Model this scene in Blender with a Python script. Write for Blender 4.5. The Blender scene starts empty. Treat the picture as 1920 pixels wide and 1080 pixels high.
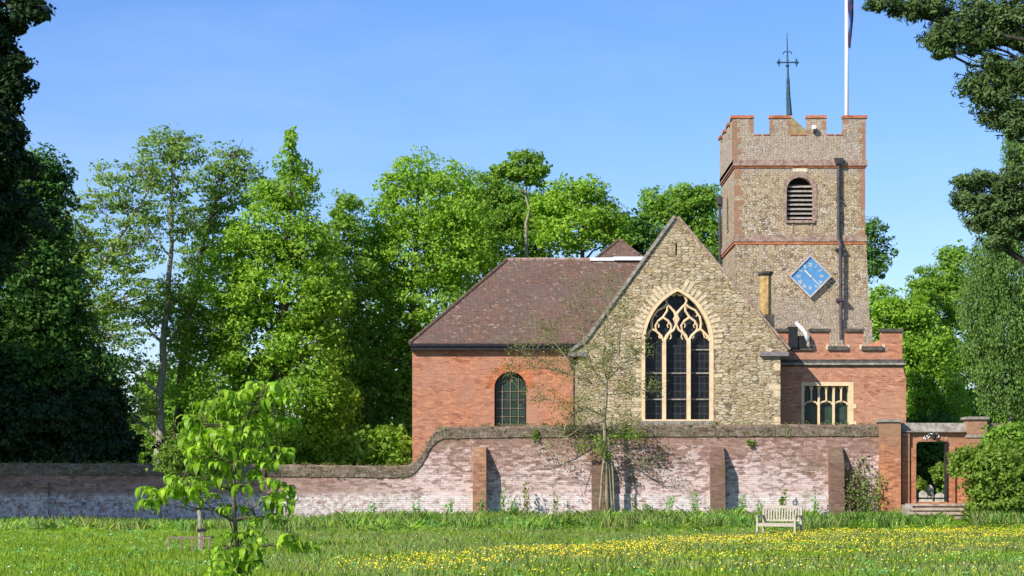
import bpy, math, random
import numpy as np
from mathutils import Vector, Matrix
from mathutils.geometry import tessellate_polygon
R = math.radians
PI = math.pi
random.seed(7)
rng = np.random.default_rng(7)
S = bpy.context.scene
C = S.collection

# ------------------------------------------------------------------ camera, sky, sun
F = 3900.0          # focal length in photo pixels (1920 wide)
EYE = 1.6
HOR = 915.0         # horizon row in the photo
cam = bpy.data.cameras.new('camera')
cam.sensor_width = 36.0
cam.lens = 36.0 * F / 1920.0
cam.shift_y = (HOR - 540.0) / 1920.0
cam.clip_end = 6000
co = bpy.data.objects.new('camera', cam); C.objects.link(co)
co.location = (0, 0, EYE); co.rotation_euler = (PI/2, 0, 0)
S.camera = co
AZ, EL = R(47), R(35)
sdir = Vector((-math.sin(AZ)*math.cos(EL), -math.cos(AZ)*math.cos(EL), math.sin(EL)))
w = bpy.data.worlds.new("World"); S.world = w; w.use_nodes = True
wn = w.node_tree.nodes; wl = w.node_tree.links
sky = wn.new('ShaderNodeTexSky'); sky.sky_type = 'NISHITA'; sky.sun_disc = False
sky.sun_elevation = EL; sky.sun_rotation = PI + AZ
sky.altitude = 0; sky.air_density = 1.0; sky.dust_density = 0.2; sky.ozone_density = 3.5
bg = wn['Background']; bg.inputs['Strength'].default_value = 0.112
hs_ = wn.new('ShaderNodeHueSaturation'); hs_.inputs['Saturation'].default_value = 1.2
tn_ = wn.new('ShaderNodeMix'); tn_.data_type = 'RGBA'; tn_.blend_type = 'MULTIPLY'; tn_.inputs[0].default_value = 1; tn_.inputs[7].default_value = (.95, .90, 1.10, 1)
wl.new(sky.outputs[0], hs_.inputs['Color']); wl.new(hs_.outputs[0], tn_.inputs[6]); 
tc_ = wn.new('ShaderNodeTexCoord'); mp_ = wn.new('ShaderNodeMapping'); mp_.inputs['Scale'].default_value = (2.2, 2.2, 9)
nz_ = wn.new('ShaderNodeTexNoise'); nz_.inputs['Scale'].default_value = 1.6; nz_.inputs['Detail'].default_value = 6; nz_.inputs['Roughness'].default_value = .6
rp_ = wn.new('ShaderNodeValToRGB'); rp_.color_ramp.elements[0].position = .48; rp_.color_ramp.elements[1].position = .8; rp_.color_ramp.elements[1].color = (.13, .13, .13, 1)
cm_ = wn.new('ShaderNodeMix'); cm_.data_type = 'RGBA'; cm_.inputs[7].default_value = (6.5, 7.2, 8.2, 1)
wl.new(tc_.outputs['Generated'], mp_.inputs[0]); wl.new(mp_.outputs[0], nz_.inputs['Vector']); wl.new(nz_.outputs['Fac'], rp_.inputs[0])
wl.new(rp_.outputs[0], cm_.inputs[0]); wl.new(tn_.outputs[2], cm_.inputs[6]); wl.new(cm_.outputs[2], bg.inputs[0])
sl = bpy.data.lights.new('sun', 'SUN'); sl.energy = 4.8; sl.angle = R(0.5); sl.color = (1.0, 0.95, 0.87)
so = bpy.data.objects.new('sun', sl); C.objects.link(so)
so.rotation_euler = sdir.to_track_quat('Z', 'Y').to_euler()
S.view_settings.view_transform = 'Standard'; S.view_settings.look = 'None'
S.view_settings.exposure = 0.55; S.view_settings.gamma = 1.0
S.cycles.max_bounces = 6; S.cycles.transparent_max_bounces = 4

# ------------------------------------------------------------------ helpers
def X(px, Y): return (px - 960.0) * Y / F
def Z(py, Y): return EYE + (HOR - py) * Y / F
def P(px, py, Y): return Vector((X(px, Y), Y, Z(py, Y)))

def link(name, me, m=None, parent=None):
    o = bpy.data.objects.new(name, me); C.objects.link(o)
    if m is not None: me.materials.append(m)
    if parent is not None: o.parent = parent
    return o
def tag(o, label=None, cat=None, group=None, kind=None):
    if label: o['label'] = label
    if cat: o['category'] = cat
    if group: o['group'] = group
    if kind: o['kind'] = kind
    return o
def empty(name, loc, label, cat, group=None, rz=0):
    o = bpy.data.objects.new(name, None); C.objects.link(o)
    o.location = loc; o.rotation_euler = (0, 0, rz)
    return tag(o, label, cat, group)

class MB:
    """collects polygons in world (or thing-local) space"""
    def __init__(s): s.v = []; s.f = []; s.st = []
    def add(s, vs, fs):
        if not len(vs): return s
        n = len(s.v); s.st.append((n, len(s.f))); s.v += [tuple(q) for q in vs]; s.f += [tuple(i + n for i in f) for f in fs]; return s
    def box(s, x0, x1, y0, y1, z0, z1):
        v = [(x0,y0,z0),(x1,y0,z0),(x1,y1,z0),(x0,y1,z0),(x0,y0,z1),(x1,y0,z1),(x1,y1,z1),(x0,y1,z1)]
        return s.add(v, [(0,3,2,1),(4,5,6,7),(0,1,5,4),(1,2,6,5),(2,3,7,6),(3,0,4,7)])
    def frustum(s, a, b):
        """a,b: (x0,x1,y0,y1,z)"""
        v = [(a[0],a[2],a[4]),(a[1],a[2],a[4]),(a[1],a[3],a[4]),(a[0],a[3],a[4]),
             (b[0],b[2],b[4]),(b[1],b[2],b[4]),(b[1],b[3],b[4]),(b[0],b[3],b[4])]
        return s.add(v, [(0,3,2,1),(4,5,6,7),(0,1,5,4),(1,2,6,5),(2,3,7,6),(3,0,4,7)])
    def slab(s, outer, holes, org, u, n, th):
        """outline in (u, z) extruded along n by th"""
        org = Vector(org); u = Vector(u); n = Vector(n)
        loops = [outer] + list(holes)
        pl = [[Vector((a, b, 0)) for a, b in l] for l in loops]
        tris = tessellate_polygon(pl)
        flat = [q for l in loops for q in l]
        k = len(flat)
        f3 = [org + u*a + Vector((0,0,b)) for a, b in flat]
        vs = f3 + [q + n*th for q in f3]
        fs = []
        for t in tris:
            a, b, c = t
            fs.append((a, b, c)); fs.append((c+k, b+k, a+k))
        o = 0
        for l in loops:
            m = len(l)
            for i in range(m):
                j = (i+1) % m
                fs.append((o+i, o+j, o+j+k, o+i+k))
            o += m
        return s.add(vs, fs)
    def tube(s, pts, rad, n=6, cap=True):
        pts = [Vector(p) for p in pts]
        if not hasattr(rad, '__len__'): rad = [rad]*len(pts)
        vs = []; fs = []
        up = Vector((0.13, 0.31, 0.94))
        for i, p in enumerate(pts):
            d = (pts[min(i+1, len(pts)-1)] - pts[max(i-1, 0)])
            if d.length < 1e-6: d = Vector((0,0,1))
            d.normalize()
            if abs(d.dot(up)) > .97: up = Vector((0.9, 0.3, 0.1))
            a = d.cross(up).normalized(); b = d.cross(a).normalized()
            for k in range(n):
                t = 2*PI*k/n
                vs.append(p + (a*math.cos(t) + b*math.sin(t))*rad[i])
        for i in range(len(pts)-1):
            for k in range(n):
                k2 = (k+1) % n
                fs.append((i*n+k, i*n+k2, (i+1)*n+k2, (i+1)*n+k))
        if cap:
            fs.append(tuple(range(n))[::-1]); fs.append(tuple(range((len(pts)-1)*n, len(pts)*n)))
        return s.add(vs, fs)
    def bar(s, a, b, wx, wy):
        """square bar from a to b in roughly xz plane"""
        a = Vector(a); b = Vector(b); d = (b-a).normalized()
        n = Vector((0,1,0)); t = d.cross(n).normalized()
        vs = []
        for q in (a, b):
            for i, j in ((-1,-1),(1,-1),(1,1),(-1,1)):
                vs.append(q + t*(wx/2*i) + n*(wy/2*j))
        return s.add(vs, [(0,1,2,3),(7,6,5,4),(0,4,5,1),(1,5,6,2),(2,6,7,3),(3,7,4,0)])
    def split(s, name, m, parent=None, world=None, **kw):
        ends = s.st[1:] + [(len(s.v), len(s.f))]
        for (a, fa), (b, fb) in zip(s.st, ends):
            q = MB(); q.v = s.v[a:b]; q.f = [tuple(i-a for i in f) for f in s.f[fa:fb]]; q.st = [(0, 0)]
            o = q.build(name, m, parent, **kw)
            if world: world(o)
    def build(s, name, m, parent=None, smooth=False, bevel=0, fix=True):
        me = bpy.data.meshes.new(name); me.from_pydata(s.v, [], s.f); me.update()
        if fix:
            import bmesh
            bm = bmesh.new(); bm.from_mesh(me)
            bmesh.ops.recalc_face_normals(bm, faces=bm.faces); bm.to_mesh(me); bm.free()
        if smooth: me.polygons.foreach_set('use_smooth', [True]*len(me.polygons))
        o = link(name, me, m, parent)
        if bevel:
            md = o.modifiers.new('bevel', 'BEVEL'); md.width = bevel; md.segments = 2; md.limit_method = 'ANGLE'
        return o

def np_mesh(name, v, k, m, parent=None, faces=None):
    """v: (N*k,3) array of N polygons with k corners each"""
    me = bpy.data.meshes.new(name)
    nv = len(v); me.vertices.add(nv); me.vertices.foreach_set('co', v.astype(np.float32).ravel())
    if faces is None: faces = np.arange(nv, dtype=np.int32).reshape(-1, k)
    nf = len(faces); kk = faces.shape[1]
    me.loops.add(nf*kk); me.loops.foreach_set('vertex_index', faces.astype(np.int32).ravel())
    me.polygons.add(nf)
    me.polygons.foreach_set('loop_start', np.arange(0, nf*kk, kk, dtype=np.int32))
    me.update(calc_edges=True)
    return link(name, me, m, parent)

# ------------------------------------------------------------------ materials
class NM:
    def __init__(s, name):
        s.m = bpy.data.materials.new(name); s.m.use_nodes = True
        s.t = s.m.node_tree; s.n = s.t.nodes; s.b = s.n['Principled BSDF']
        s.b.inputs['Roughness'].default_value = .85
        s.b.inputs['Specular IOR Level'].default_value = .25
    def nd(s, k, **kw):
        x = s.n.new(k)
        for a, b in kw.items(): setattr(x, a, b)
        return x
    def L(s, a, b): s.t.links.new(a, b)
    def val(s, node, **kw):
        for a, b in kw.items(): node.inputs[a.replace('_', ' ')].default_value = b
        return node
    def math(s, op, a, b=None, clamp=False):
        x = s.nd('ShaderNodeMath', operation=op, use_clamp=clamp)
        for i, q in enumerate((a, b)):
            if q is None: continue
            if isinstance(q, (int, float)): x.inputs[i].default_value = q
            else: s.L(q, x.inputs[i])
        return x.outputs[0]
    def mix(s, f, a, b, mode='MIX'):
        x = s.nd('ShaderNodeMix', data_type='RGBA', blend_type=mode)
        for i, q in ((0, f), (6, a), (7, b)):
            if isinstance(q, (int, float)): x.inputs[i].default_value = q
            elif isinstance(q, (tuple, list)): x.inputs[i].default_value = tuple(q) + ((1,) if len(q) == 3 else ())
            else: s.L(q, x.inputs[i])
        return x.outputs[2]
    def ramp(s, f, stops, interp='LINEAR'):
        x = s.nd('ShaderNodeValToRGB'); e = x.color_ramp; e.interpolation = interp
        while len(e.elements) < len(stops): e.elements.new(.5)
        for k, (p, c) in enumerate(stops):
            e.elements[k].position = p
            e.elements[k].color = (c, c, c, 1) if isinstance(c, (int, float)) else tuple(c) + (1,)
        s.L(f, x.inputs[0]); return x.outputs[0]
    def coords(s, su=1, sv=1, flat=True):
        g = s.nd('ShaderNodeNewGeometry'); sp = s.nd('ShaderNodeSeparateXYZ'); s.L(g.outputs['Position'], sp.inputs[0])
        s.px, s.py, s.pz = sp.outputs
        cb = s.nd('ShaderNodeCombineXYZ')
        s.L(s.math('MULTIPLY', s.math('ADD', s.px, s.py), su), cb.inputs[0])
        s.L(s.math('MULTIPLY', s.pz, sv), cb.inputs[1])
        s.pos = g.outputs['Position']
        return cb.outputs[0]
    def noise(s, vec, scale, detail=3, rough=.6, dist=0):
        x = s.nd('ShaderNodeTexNoise'); s.val(x, Scale=scale, Detail=detail, Roughness=rough, Distortion=dist)
        if vec is not None: s.L(vec, x.inputs['Vector'])
        return x.outputs['Fac']
    def bump(s, h, strength=.5, dist=.03):
        x = s.nd('ShaderNodeBump'); s.val(x, Strength=strength, Distance=dist); s.L(h, x.inputs['Height'])
        s.L(x.outputs[0], s.b.inputs['Normal'])
    def out(s, col): s.L(col, s.b.inputs['Base Color']); return s.m

def m_plain(name, col, rough=.7, var=.25, scale=6, metal=0):
    q = NM(name); v = q.coords(); n = q.noise(q.pos, scale, 5)
    c2 = tuple(max(0, c*(1-var)) for c in col); c1 = tuple(min(1, c*(1+var)) for c in col)
    q.b.inputs['Roughness'].default_value = rough; q.b.inputs['Metallic'].default_value = metal
    return q.out(q.mix(q.ramp(n, [(.35, 0), (.65, 1)]), c2, c1))

def m_brick(name, c1, c2, mortar, tint=None, tintamt=.5, big=.35, grime=None):
    q = NM(name); v = q.coords()
    b = q.nd('ShaderNodeTexBrick'); q.L(v, b.inputs['Vector'])
    b.offset = .5
    q.val(b, Scale=1.0, Mortar_Size=.009, Mortar_Smooth=.3, Bias=0.0, Brick_Width=.235, Row_Height=.078)
    b.inputs['Color1'].default_value = c1 + (1,); b.inputs['Color2'].default_value = c2 + (1,)
    b.inputs['Mortar'].default_value = mortar + (1,)
    # brick to brick variety, about the size of a few bricks
    vv = q.nd('ShaderNodeTexVoronoi'); vc = q.coords(4.2, 12.5); q.L(vc, vv.inputs['Vector']); vv.inputs['Scale'].default_value = 1
    sp = q.nd('ShaderNodeSeparateColor'); q.L(vv.outputs['Color'], sp.inputs[0])
    col = q.mix(q.math('MULTIPLY', q.ramp(sp.outputs[0], [(.55, 0), (.95, 1)]), .55), b.outputs[0], (c1[0]*1.25+.1, c1[1]*1.5+.07, c1[2]*1.6+.06))
    col = q.mix(q.math('MULTIPLY', q.ramp(sp.outputs[1], [(.7, 0), (.98, 1)]), .6), col, tuple(a*.4 for a in c2))
    n = q.noise(q.pos, .7, 5)
    col = q.mix(q.math('MULTIPLY', q.ramp(n, [(.38, 0), (.68, 1)]), big), col, tint or tuple(a*.7 for a in c2))
    n2 = q.noise(q.pos, 9, 4, .7)
    col = q.mix(.35, col, q.ramp(n2, [(.3, .35), (.7, 1.0)]), 'MULTIPLY')
    q.bump(q.math('ADD', b.outputs['Fac'], q.math('MULTIPLY', n2, -.6)), .5, -.012)
    q.bf = b.outputs['Fac']; q.rnd = sp.outputs[2]
    return q, col

def m_rubble(name, cols, mortar, su, sv, dist=.35, morw=.07, bump=.8, patches=None, dark=.35):
    q = NM(name); v = q.coords(su, sv)
    nz = q.nd('ShaderNodeTexNoise'); q.val(nz, Scale=1.7, Detail=2); q.L(v, nz.inputs['Vector'])
    vm = q.nd('ShaderNodeVectorMath', operation='MULTIPLY_ADD'); q.L(nz.outputs['Color'], vm.inputs[0])
    vm.inputs[1].default_value = (dist, dist, dist); q.L(v, vm.inputs[2])
    a = q.nd('ShaderNodeTexVoronoi', voronoi_dimensions='2D'); q.L(vm.outputs[0], a.inputs['Vector']); a.inputs['Scale'].default_value = 1
    a.inputs['Randomness'].default_value = .85
    e = q.nd('ShaderNodeTexVoronoi', voronoi_dimensions='2D', feature='DISTANCE_TO_EDGE'); q.L(vm.outputs[0], e.inputs['Vector']); e.inputs['Scale'].default_value = 1
    e.inputs['Randomness'].default_value = .85
    sp = q.nd('ShaderNodeSeparateColor'); q.L(a.outputs['Color'], sp.inputs[0])
    col = q.ramp(sp.outputs[0], cols, 'CONSTANT')
    if patches:
        pn = q.noise(q.pos, patches[1], 3)
        col = q.mix(q.math('MULTIPLY', q.ramp(pn, [(.42, 0), (.62, 1)]), patches[2]), col, patches[0])
    fine = q.noise(q.pos, 14, 4, .7)
    col = q.mix(dark, col, q.ramp(fine, [(.3, .3), (.68, 1.1)]), 'MULTIPLY')
    edge = q.ramp(e.outputs['Distance'], [(morw*.3, 0), (morw*1.6, 1)])
    # joints partly open (shadowed), partly flush with pale mortar
    mj = q.mix(q.ramp(q.noise(q.pos, 4.5, 3), [(.47, 0), (.56, 1)]), mortar, tuple(c*.3 for c in mortar))
    col = q.mix(edge, mj, col)
    h = q.math('ADD', q.math('MULTIPLY', edge, 1.0), q.math('MULTIPLY', q.math('ADD', sp.outputs[1], fine), .5))
    q.bump(h, bump, .035)
    return q, col

M = {}
q, c = m_brick('orange_red_brick', (.56,.19,.075), (.42,.125,.06), (.46,.32,.23), (.47,.25,.17), big=.8)
M['brick'] = q.out(c)
q, c = m_brick('pink_red_brick', (.55,.215,.11), (.39,.125,.065), (.48,.34,.25), (.52,.28,.17), big=.6)
M['brick2'] = q.out(c)
q, c = m_brick('gauged_red_brick', (.56,.17,.06), (.46,.13,.05), (.38,.2,.12), big=.2)
M['brick_red'] = q.out(c)
# garden wall: old brick under worn limewash, lichen under the coping
q, c = m_brick('limewashed_brick', (.37,.165,.105), (.24,.11,.08), (.38,.30,.26), (.22,.13,.08), big=.5)
n = q.noise(q.pos, .55, 6, .62); n2 = q.noise(q.pos, 6.0, 5, .75); n3 = q.noise(q.pos, 12, 4, .7)
zz = q.math('ADD', q.math('MULTIPLY', q.math('SUBTRACT', 2.6, q.pz), .24), 0)       # more wash lower down
wm = q.math('ADD', q.math('ADD', q.math('MULTIPLY', n, 1.0), zz), q.math('MULTIPLY', q.math('SUBTRACT', n2, .5), .45))
wm = q.math('ADD', wm, q.math('MULTIPLY', q.math('SUBTRACT', n3, .5), .9))
xl = q.ramp(q.math('MULTIPLY_ADD' if False else 'MULTIPLY', q.math('ADD', q.px, 8.0), .12), [(.05, .0), (.6, 1.0)])
wm = q.math('ADD', wm, q.math('MULTIPLY', q.math('SUBTRACT', q.rnd, .5), .42))
lim = q.ramp(wm, [(.40, .10), (.80, .88)])
lim = q.math('MULTIPLY', lim, q.math('ADD', q.math('MULTIPLY', xl, .75), .22))
c = q.mix(lim, c, (.68,.53,.49))
foot = q.math('MULTIPLY', q.ramp(q.math('MULTIPLY', q.math('SUBTRACT', 1.55, q.pz), 1.0), [(.1, 0), (.3, 1)]), q.ramp(n2, [(.42, 0), (.55, .9)]))
c = q.mix(foot, c, (.72,.66,.64))
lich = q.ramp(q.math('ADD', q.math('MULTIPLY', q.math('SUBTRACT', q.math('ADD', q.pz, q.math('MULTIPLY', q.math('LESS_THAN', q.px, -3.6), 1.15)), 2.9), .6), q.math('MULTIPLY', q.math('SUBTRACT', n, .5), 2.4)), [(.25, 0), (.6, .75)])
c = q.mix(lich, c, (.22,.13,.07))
grn = q.math('MULTIPLY', q.ramp(q.noise(q.pos, 1.4, 5), [(.58, 0), (.7, 1)]), .5)
c = q.mix(grn, c, (.15,.14,.05))
c = q.mix(.45, c, q.ramp(q.math('SUBTRACT', 1.0, q.bf), [(0, .45), (1, 1)]), 'MULTIPLY')
c = q.mix(.4, c, q.ramp(q.rnd, [(0, .45), (1, 1.15)]), 'MULTIPLY')
M['garden_brick'] = q.out(c)
q, c = m_brick('weathered_coping_brick', (.20,.135,.095), (.13,.09,.065), (.22,.175,.13), (.155,.13,.08), big=.5)
c = q.mix(q.ramp(q.noise(q.pos, 5, 5, .75), [(.52, 0), (.66, .55)]), c, (.30,.26,.19))
c = q.mix(.75, c, q.ramp(q.noise(q.coords(7, 3), 2.2, 5, .8), [(.36, .35), (.5, .9), (.64, 1.5)]), 'MULTIPLY')
q.bump(q.noise(q.pos, 9, 5, .8), .7, .03)
M['coping_brick'] = q.out(c)
q, c = m_brick('gate_brick', (.60,.21,.075), (.42,.12,.05), (.45,.32,.22), (.33,.14,.08), big=.6)
c = q.mix(q.ramp(q.noise(q.pos, 4, 5, .75), [(.6, 0), (.7, .5)]), c, (.55,.42,.33))
gz = q.math('ADD', q.math('MULTIPLY', q.math('SUBTRACT', q.pz, 2.2), .45), q.math('SUBTRACT', q.noise(q.pos, 1.3, 4), .5))
c = q.mix(q.ramp(gz, [(.2, 0), (.7, .65)]), c, (.25,.17,.11))
M['gate_brick'] = q.out(c)
q, c = m_brick('buttress_brick', (.20,.105,.07), (.13,.07,.05), (.22,.17,.13), (.20,.10,.07), big=.5)
c = q.mix(q.math('MULTIPLY', q.ramp(q.noise(q.pos, 1.1, 4), [(.45, 0), (.65, 1)]), .45), c, (.14,.12,.06))
M['buttress_brick'] = q.out(c)
q, c = m_brick('orange_buttress_brick', (.40,.15,.075), (.26,.10,.055), (.34,.24,.17), (.26,.16,.09), big=.7)
c = q.mix(q.math('MULTIPLY', q.ramp(q.noise(q.pos, 2.1, 4), [(.48, 0), (.6, 1)]), .5), c, (.36,.26,.15))
M['buttress_orange'] = q.out(c)
q, c = m_rubble('buff_rubble_stone', [(0,(.55,.43,.25)),(.16,(.48,.35,.18)),(.3,(.62,.51,.32)),(.45,(.42,.31,.18)),(.54,(.57,.47,.31)),(.68,(.48,.38,.25)),(.8,(.66,.56,.38)),(.9,(.33,.23,.13)),(.96,(.22,.15,.09))],
                (.47,.37,.23), 3.5, 9.2, .8, .09, .8, ((.43,.31,.18), .9, .3), .6)
M['rubble'] = q.out(c)
q, c = m_rubble('mixed_flint_rubble', [(0,(.50,.39,.24)),(.17,(.40,.31,.20)),(.3,(.58,.48,.34)),(.46,(.28,.20,.13)),(.54,(.50,.40,.28)),(.68,(.44,.31,.15)),(.8,(.60,.52,.42)),(.88,(.22,.16,.12)),(.95,(.62,.55,.45))],
                (.45,.35,.23), 7.6, 10.5, .6, .09, .7, ((.50,.37,.19), .7, .5), .55)
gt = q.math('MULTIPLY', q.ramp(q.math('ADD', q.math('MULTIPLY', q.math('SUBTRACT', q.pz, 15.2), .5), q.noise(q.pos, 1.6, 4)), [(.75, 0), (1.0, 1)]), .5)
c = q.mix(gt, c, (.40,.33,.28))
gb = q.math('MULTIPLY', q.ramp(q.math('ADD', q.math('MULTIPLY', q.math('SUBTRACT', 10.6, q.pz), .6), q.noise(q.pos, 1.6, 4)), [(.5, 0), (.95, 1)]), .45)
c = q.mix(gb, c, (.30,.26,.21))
M['flint'] = q.out(c)
M['stone'] = m_plain('dressed_limestone', (.70,.52,.31), .85, .14, 5)
M['voussoir'] = m_plain('buff_voussoir_stone', (.58,.46,.29), .9, .25, 7)
M['stone_pale'] = m_plain('pale_voussoir_stone', (.60,.51,.37), .9, .25, 7)
M['stone_grey'] = m_plain('weathered_grey_stone', (.26,.23,.19), .9, .35, 6)
M['stone_band'] = m_plain('brown_stone_band', (.30,.21,.16), .9, .4, 7)
M['slate'] = m_plain('purple_grey_slate', (.20,.17,.17), .7, .3, 9)
M['dark_stone'] = m_plain('blackened_stone', (.085,.075,.062), .9, .4, 6)
M['lead'] = m_plain('white_lead_flashing', (.74,.76,.80), .6, .06, 3)
M['iron'] = m_plain('dark_cast_iron', (.06,.05,.058), .55, .3, 4)
M['black'] = m_plain('black_paint', (.02,.02,.022), .5, .3, 5)
M['verdigris'] = m_plain('dark_blue_green_metal', (.035,.075,.10), .5, .3, 5)
M['white'] = m_plain('white_paint', (.82,.82,.80), .45, .04, 3)
M['teak'] = m_plain('silvered_teak', (.40,.34,.28), .8, .18, 14)
M['wood_dark'] = m_plain('grey_brown_timber', (.22,.17,.12), .85, .3, 12)
M['louvre'] = m_plain('bleached_louvre_wood', (.34,.30,.25), .85, .3, 9)
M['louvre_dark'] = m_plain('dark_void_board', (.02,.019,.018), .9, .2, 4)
M['gold'] = m_plain('gilt_paint', (.62,.60,.48), .5, .12, 9)
M['clock_blue'] = m_plain('clock_blue_paint', (.09,.25,.46), .4, .08, 3)
M['clock_frame'] = m_plain('grey_clock_frame', (.42,.38,.36), .6, .15, 5)
M['terracotta'] = m_plain('buff_terracotta', (.44,.29,.12), .85, .35, 5)
M['flag'] = m_plain('navy_flag_cloth', (.035,.035,.09), .9, .2, 3)
M['flag_red'] = m_plain('red_flag_cloth', (.35,.03,.04), .9, .2, 3)
M['sandstone_step'] = m_plain('worn_stone_step', (.36,.28,.21), .9, .35, 5)
M['moss_roof'] = m_plain('mossy_brown_roof', (.22,.17,.075), .9, .3, 4)
M['headstone'] = m_plain('lichened_headstone', (.40,.38,.32), .9, .35, 6)
# roof tiles
def m_tile(name, ca, cb, cc, mossy):
    q = NM(name); v = q.coords(5.6, 13.0)
    b = q.nd('ShaderNodeTexBrick'); q.L(v, b.inputs['Vector']); q.val(b, Scale=1.0, Mortar_Size=.06, Mortar_Smooth=.6, Brick_Width=1.0, Row_Height=1.0, Bias=.1)
    b.inputs['Color1'].default_value = ca+(1,); b.inputs['Color2'].default_value = cb+(1,); b.inputs['Mortar'].default_value = tuple(x*.5 for x in cb)+(1,)
    vv = q.nd('ShaderNodeTexVoronoi', voronoi_dimensions='2D'); q.L(v, vv.inputs['Vector']); vv.inputs['Scale'].default_value = 1.5
    sp = q.nd('ShaderNodeSeparateColor'); q.L(vv.outputs['Color'], sp.inputs[0])
    col = q.mix(q.ramp(sp.outputs[0], [(.45, 0), (.9, .75)]), b.outputs[0], cc)
    col = q.mix(q.math('MULTIPLY', q.ramp(sp.outputs[1], [(.95, 0), (.98, 1)]), .6), col, (.40,.35,.30))
    n = q.noise(q.pos, .5, 5); col = q.mix(q.ramp(n, [(.35, 0), (.7, .6)]), col, (.15,.105,.09))
    n = q.noise(q.pos, .9, 5, .7); col = q.mix(q.ramp(n, [(.55, 0), (.72, .55)]), col, mossy)
    n = q.noise(q.pos, 5, 4, .7); col = q.mix(.4, col, q.ramp(n, [(.3, .45), (.7, 1.1)]), 'MULTIPLY')
    q.bump(q.math('ADD', b.outputs['Fac'], n), .6, -.02)
    return q.out(col)
M['tile'] = m_tile('old_clay_tiles', (.165,.10,.072), (.115,.078,.060), (.24,.12,.070), (.15,.135,.085))
# glass: dark leaded lights
def m_glass(name, base, pitch_u, pitch_v):
    q = NM(name); v = q.coords(pitch_u, pitch_v)
    b = q.nd('ShaderNodeTexBrick'); b.offset = 0; q.L(v, b.inputs['Vector']); q.val(b, Scale=1.0, Mortar_Size=.07, Brick_Width=1.0, Row_Height=1.0)
    b.inputs['Color1'].default_value = base+(1,); b.inputs['Color2'].default_value = tuple(x*1.9 for x in base)+(1,); b.inputs['Mortar'].default_value = (.035,.038,.042,1)
    q.b.inputs['Roughness'].default_value = .18; q.b.inputs['Specular IOR Level'].default_value = .2
    q.bump(q.noise(q.pos, 6, 2), .35, .02)
    return q.out(b.outputs[0])
M['glass'] = m_glass('leaded_window_glass', (.008,.010,.012), 5.0, 3.2)
M['glass2'] = m_glass('small_pane_window_glass', (.018,.036,.022), 4.2, 4.0)
# foliage
def m_leaf(name, c1, c2, c3, trans=.45, rough=.6, cs=.25):
    q = NM(name); g = q.nd('ShaderNodeNewGeometry')
    col = q.ramp(g.outputs['Random Per Island'], [(0, c1), (.55, c2), (1, c3)])
    n = q.noise(g.outputs['Position'], cs, 2); col = q.mix(q.math('MULTIPLY', q.ramp(n, [(.35, 0), (.65, 1)]), .4), col, tuple(a*.8 for a in c1))
    q.b.inputs['Roughness'].default_value = rough; q.b.inputs['Specular IOR Level'].default_value = .3
    q.L(col, q.b.inputs['Base Color'])
    t = q.nd('ShaderNodeBsdfTranslucent'); tc = q.mix(1.0, col, (1.35, 1.4, .5), 'MULTIPLY'); q.L(tc, t.inputs[0])
    mx = q.nd('ShaderNodeMixShader'); mx.inputs[0].default_value = trans
    q.L(q.b.outputs[0], mx.inputs[1]); q.L(t.outputs[0], mx.inputs[2]); q.L(mx.outputs[0], q.n['Material Output'].inputs[0])
    return q.m
M['lf_bright'] = m_leaf('fresh_green_leaves', (0.190,0.354,0.031), (0.282,0.467,0.043), (0.436,0.615,0.068))
M['lf_mid'] = m_leaf('mid_green_leaves', (0.141,0.278,0.035), (0.234,0.399,0.046), (0.359,0.532,0.059))
M['lf_blue'] = m_leaf('bluish_green_leaves', (0.083,0.195,0.047), (0.129,0.264,0.055), (0.210,0.351,0.079))
M['lf_airy'] = m_leaf('pale_thin_leaves', (0.142,0.256,0.043), (0.243,0.377,0.071), (0.365,0.480,0.114), .45)
M['lf_dark'] = m_leaf('very_dark_leaves', (0.014,0.034,0.008), (0.023,0.052,0.010), (0.040,0.081,0.015), .2)
M['lf_dark2'] = m_leaf('dark_green_leaves', (0.045,0.121,0.017), (0.072,0.173,0.023), (0.124,0.262,0.034), .25)
M['lf_pine'] = m_leaf('olive_pine_needles', (0.058,0.103,0.028), (0.095,0.159,0.040), (0.166,0.250,0.062), .15)
M['lf_birch'] = m_leaf('birch_leaves', (0.099,0.197,0.037), (0.158,0.273,0.053), (0.232,0.364,0.080), .35)
M['lf_sapling'] = m_leaf('lime_green_chestnut_leaves', (0.106,0.219,0.009), (0.280,0.489,0.024), (0.446,0.635,0.055), .38, .45, 2)
M['lf_yellow'] = m_leaf('yellow_green_small_leaves', (0.140,0.237,0.025), (0.205,0.316,0.040), (0.278,0.385,0.070), .4)
M['lf_olive'] = m_leaf('sparse_olive_leaves', (.14,.17,.035), (.20,.24,.05), (.28,.31,.08), .35)
M['lf_rose'] = m_leaf('brownish_rose_leaves', (.10,.12,.04), (.20,.17,.07), (.32,.24,.13), .25)
M['grass'] = m_leaf('meadow_grass_blades', (0.176,0.314,0.031), (0.284,0.441,0.042), (0.519,0.578,0.084), .5, .6, .2)
M['rough'] = m_leaf('rough_grass_blades', (0.239,0.444,0.107), (0.396,0.627,0.163), (0.751,0.836,0.321), .5, .6, .3)
M['seedy'] = m_leaf('pale_seeding_grass', (0.302,0.372,0.120), (0.385,0.456,0.168), (0.495,0.510,0.216), .35, .7, .3)
M['nettle'] = m_leaf('nettle_leaves', (0.118,0.305,0.060), (0.187,0.406,0.090), (0.305,0.547,0.138), .25, .6, .5)
M['yellow'] = m_plain('buttercup_petals', (.74,.58,.02), .5, .08, 3)
M['daisy'] = m_plain('daisy_petals', (.8,.8,.7), .5, .05, 3)
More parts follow.
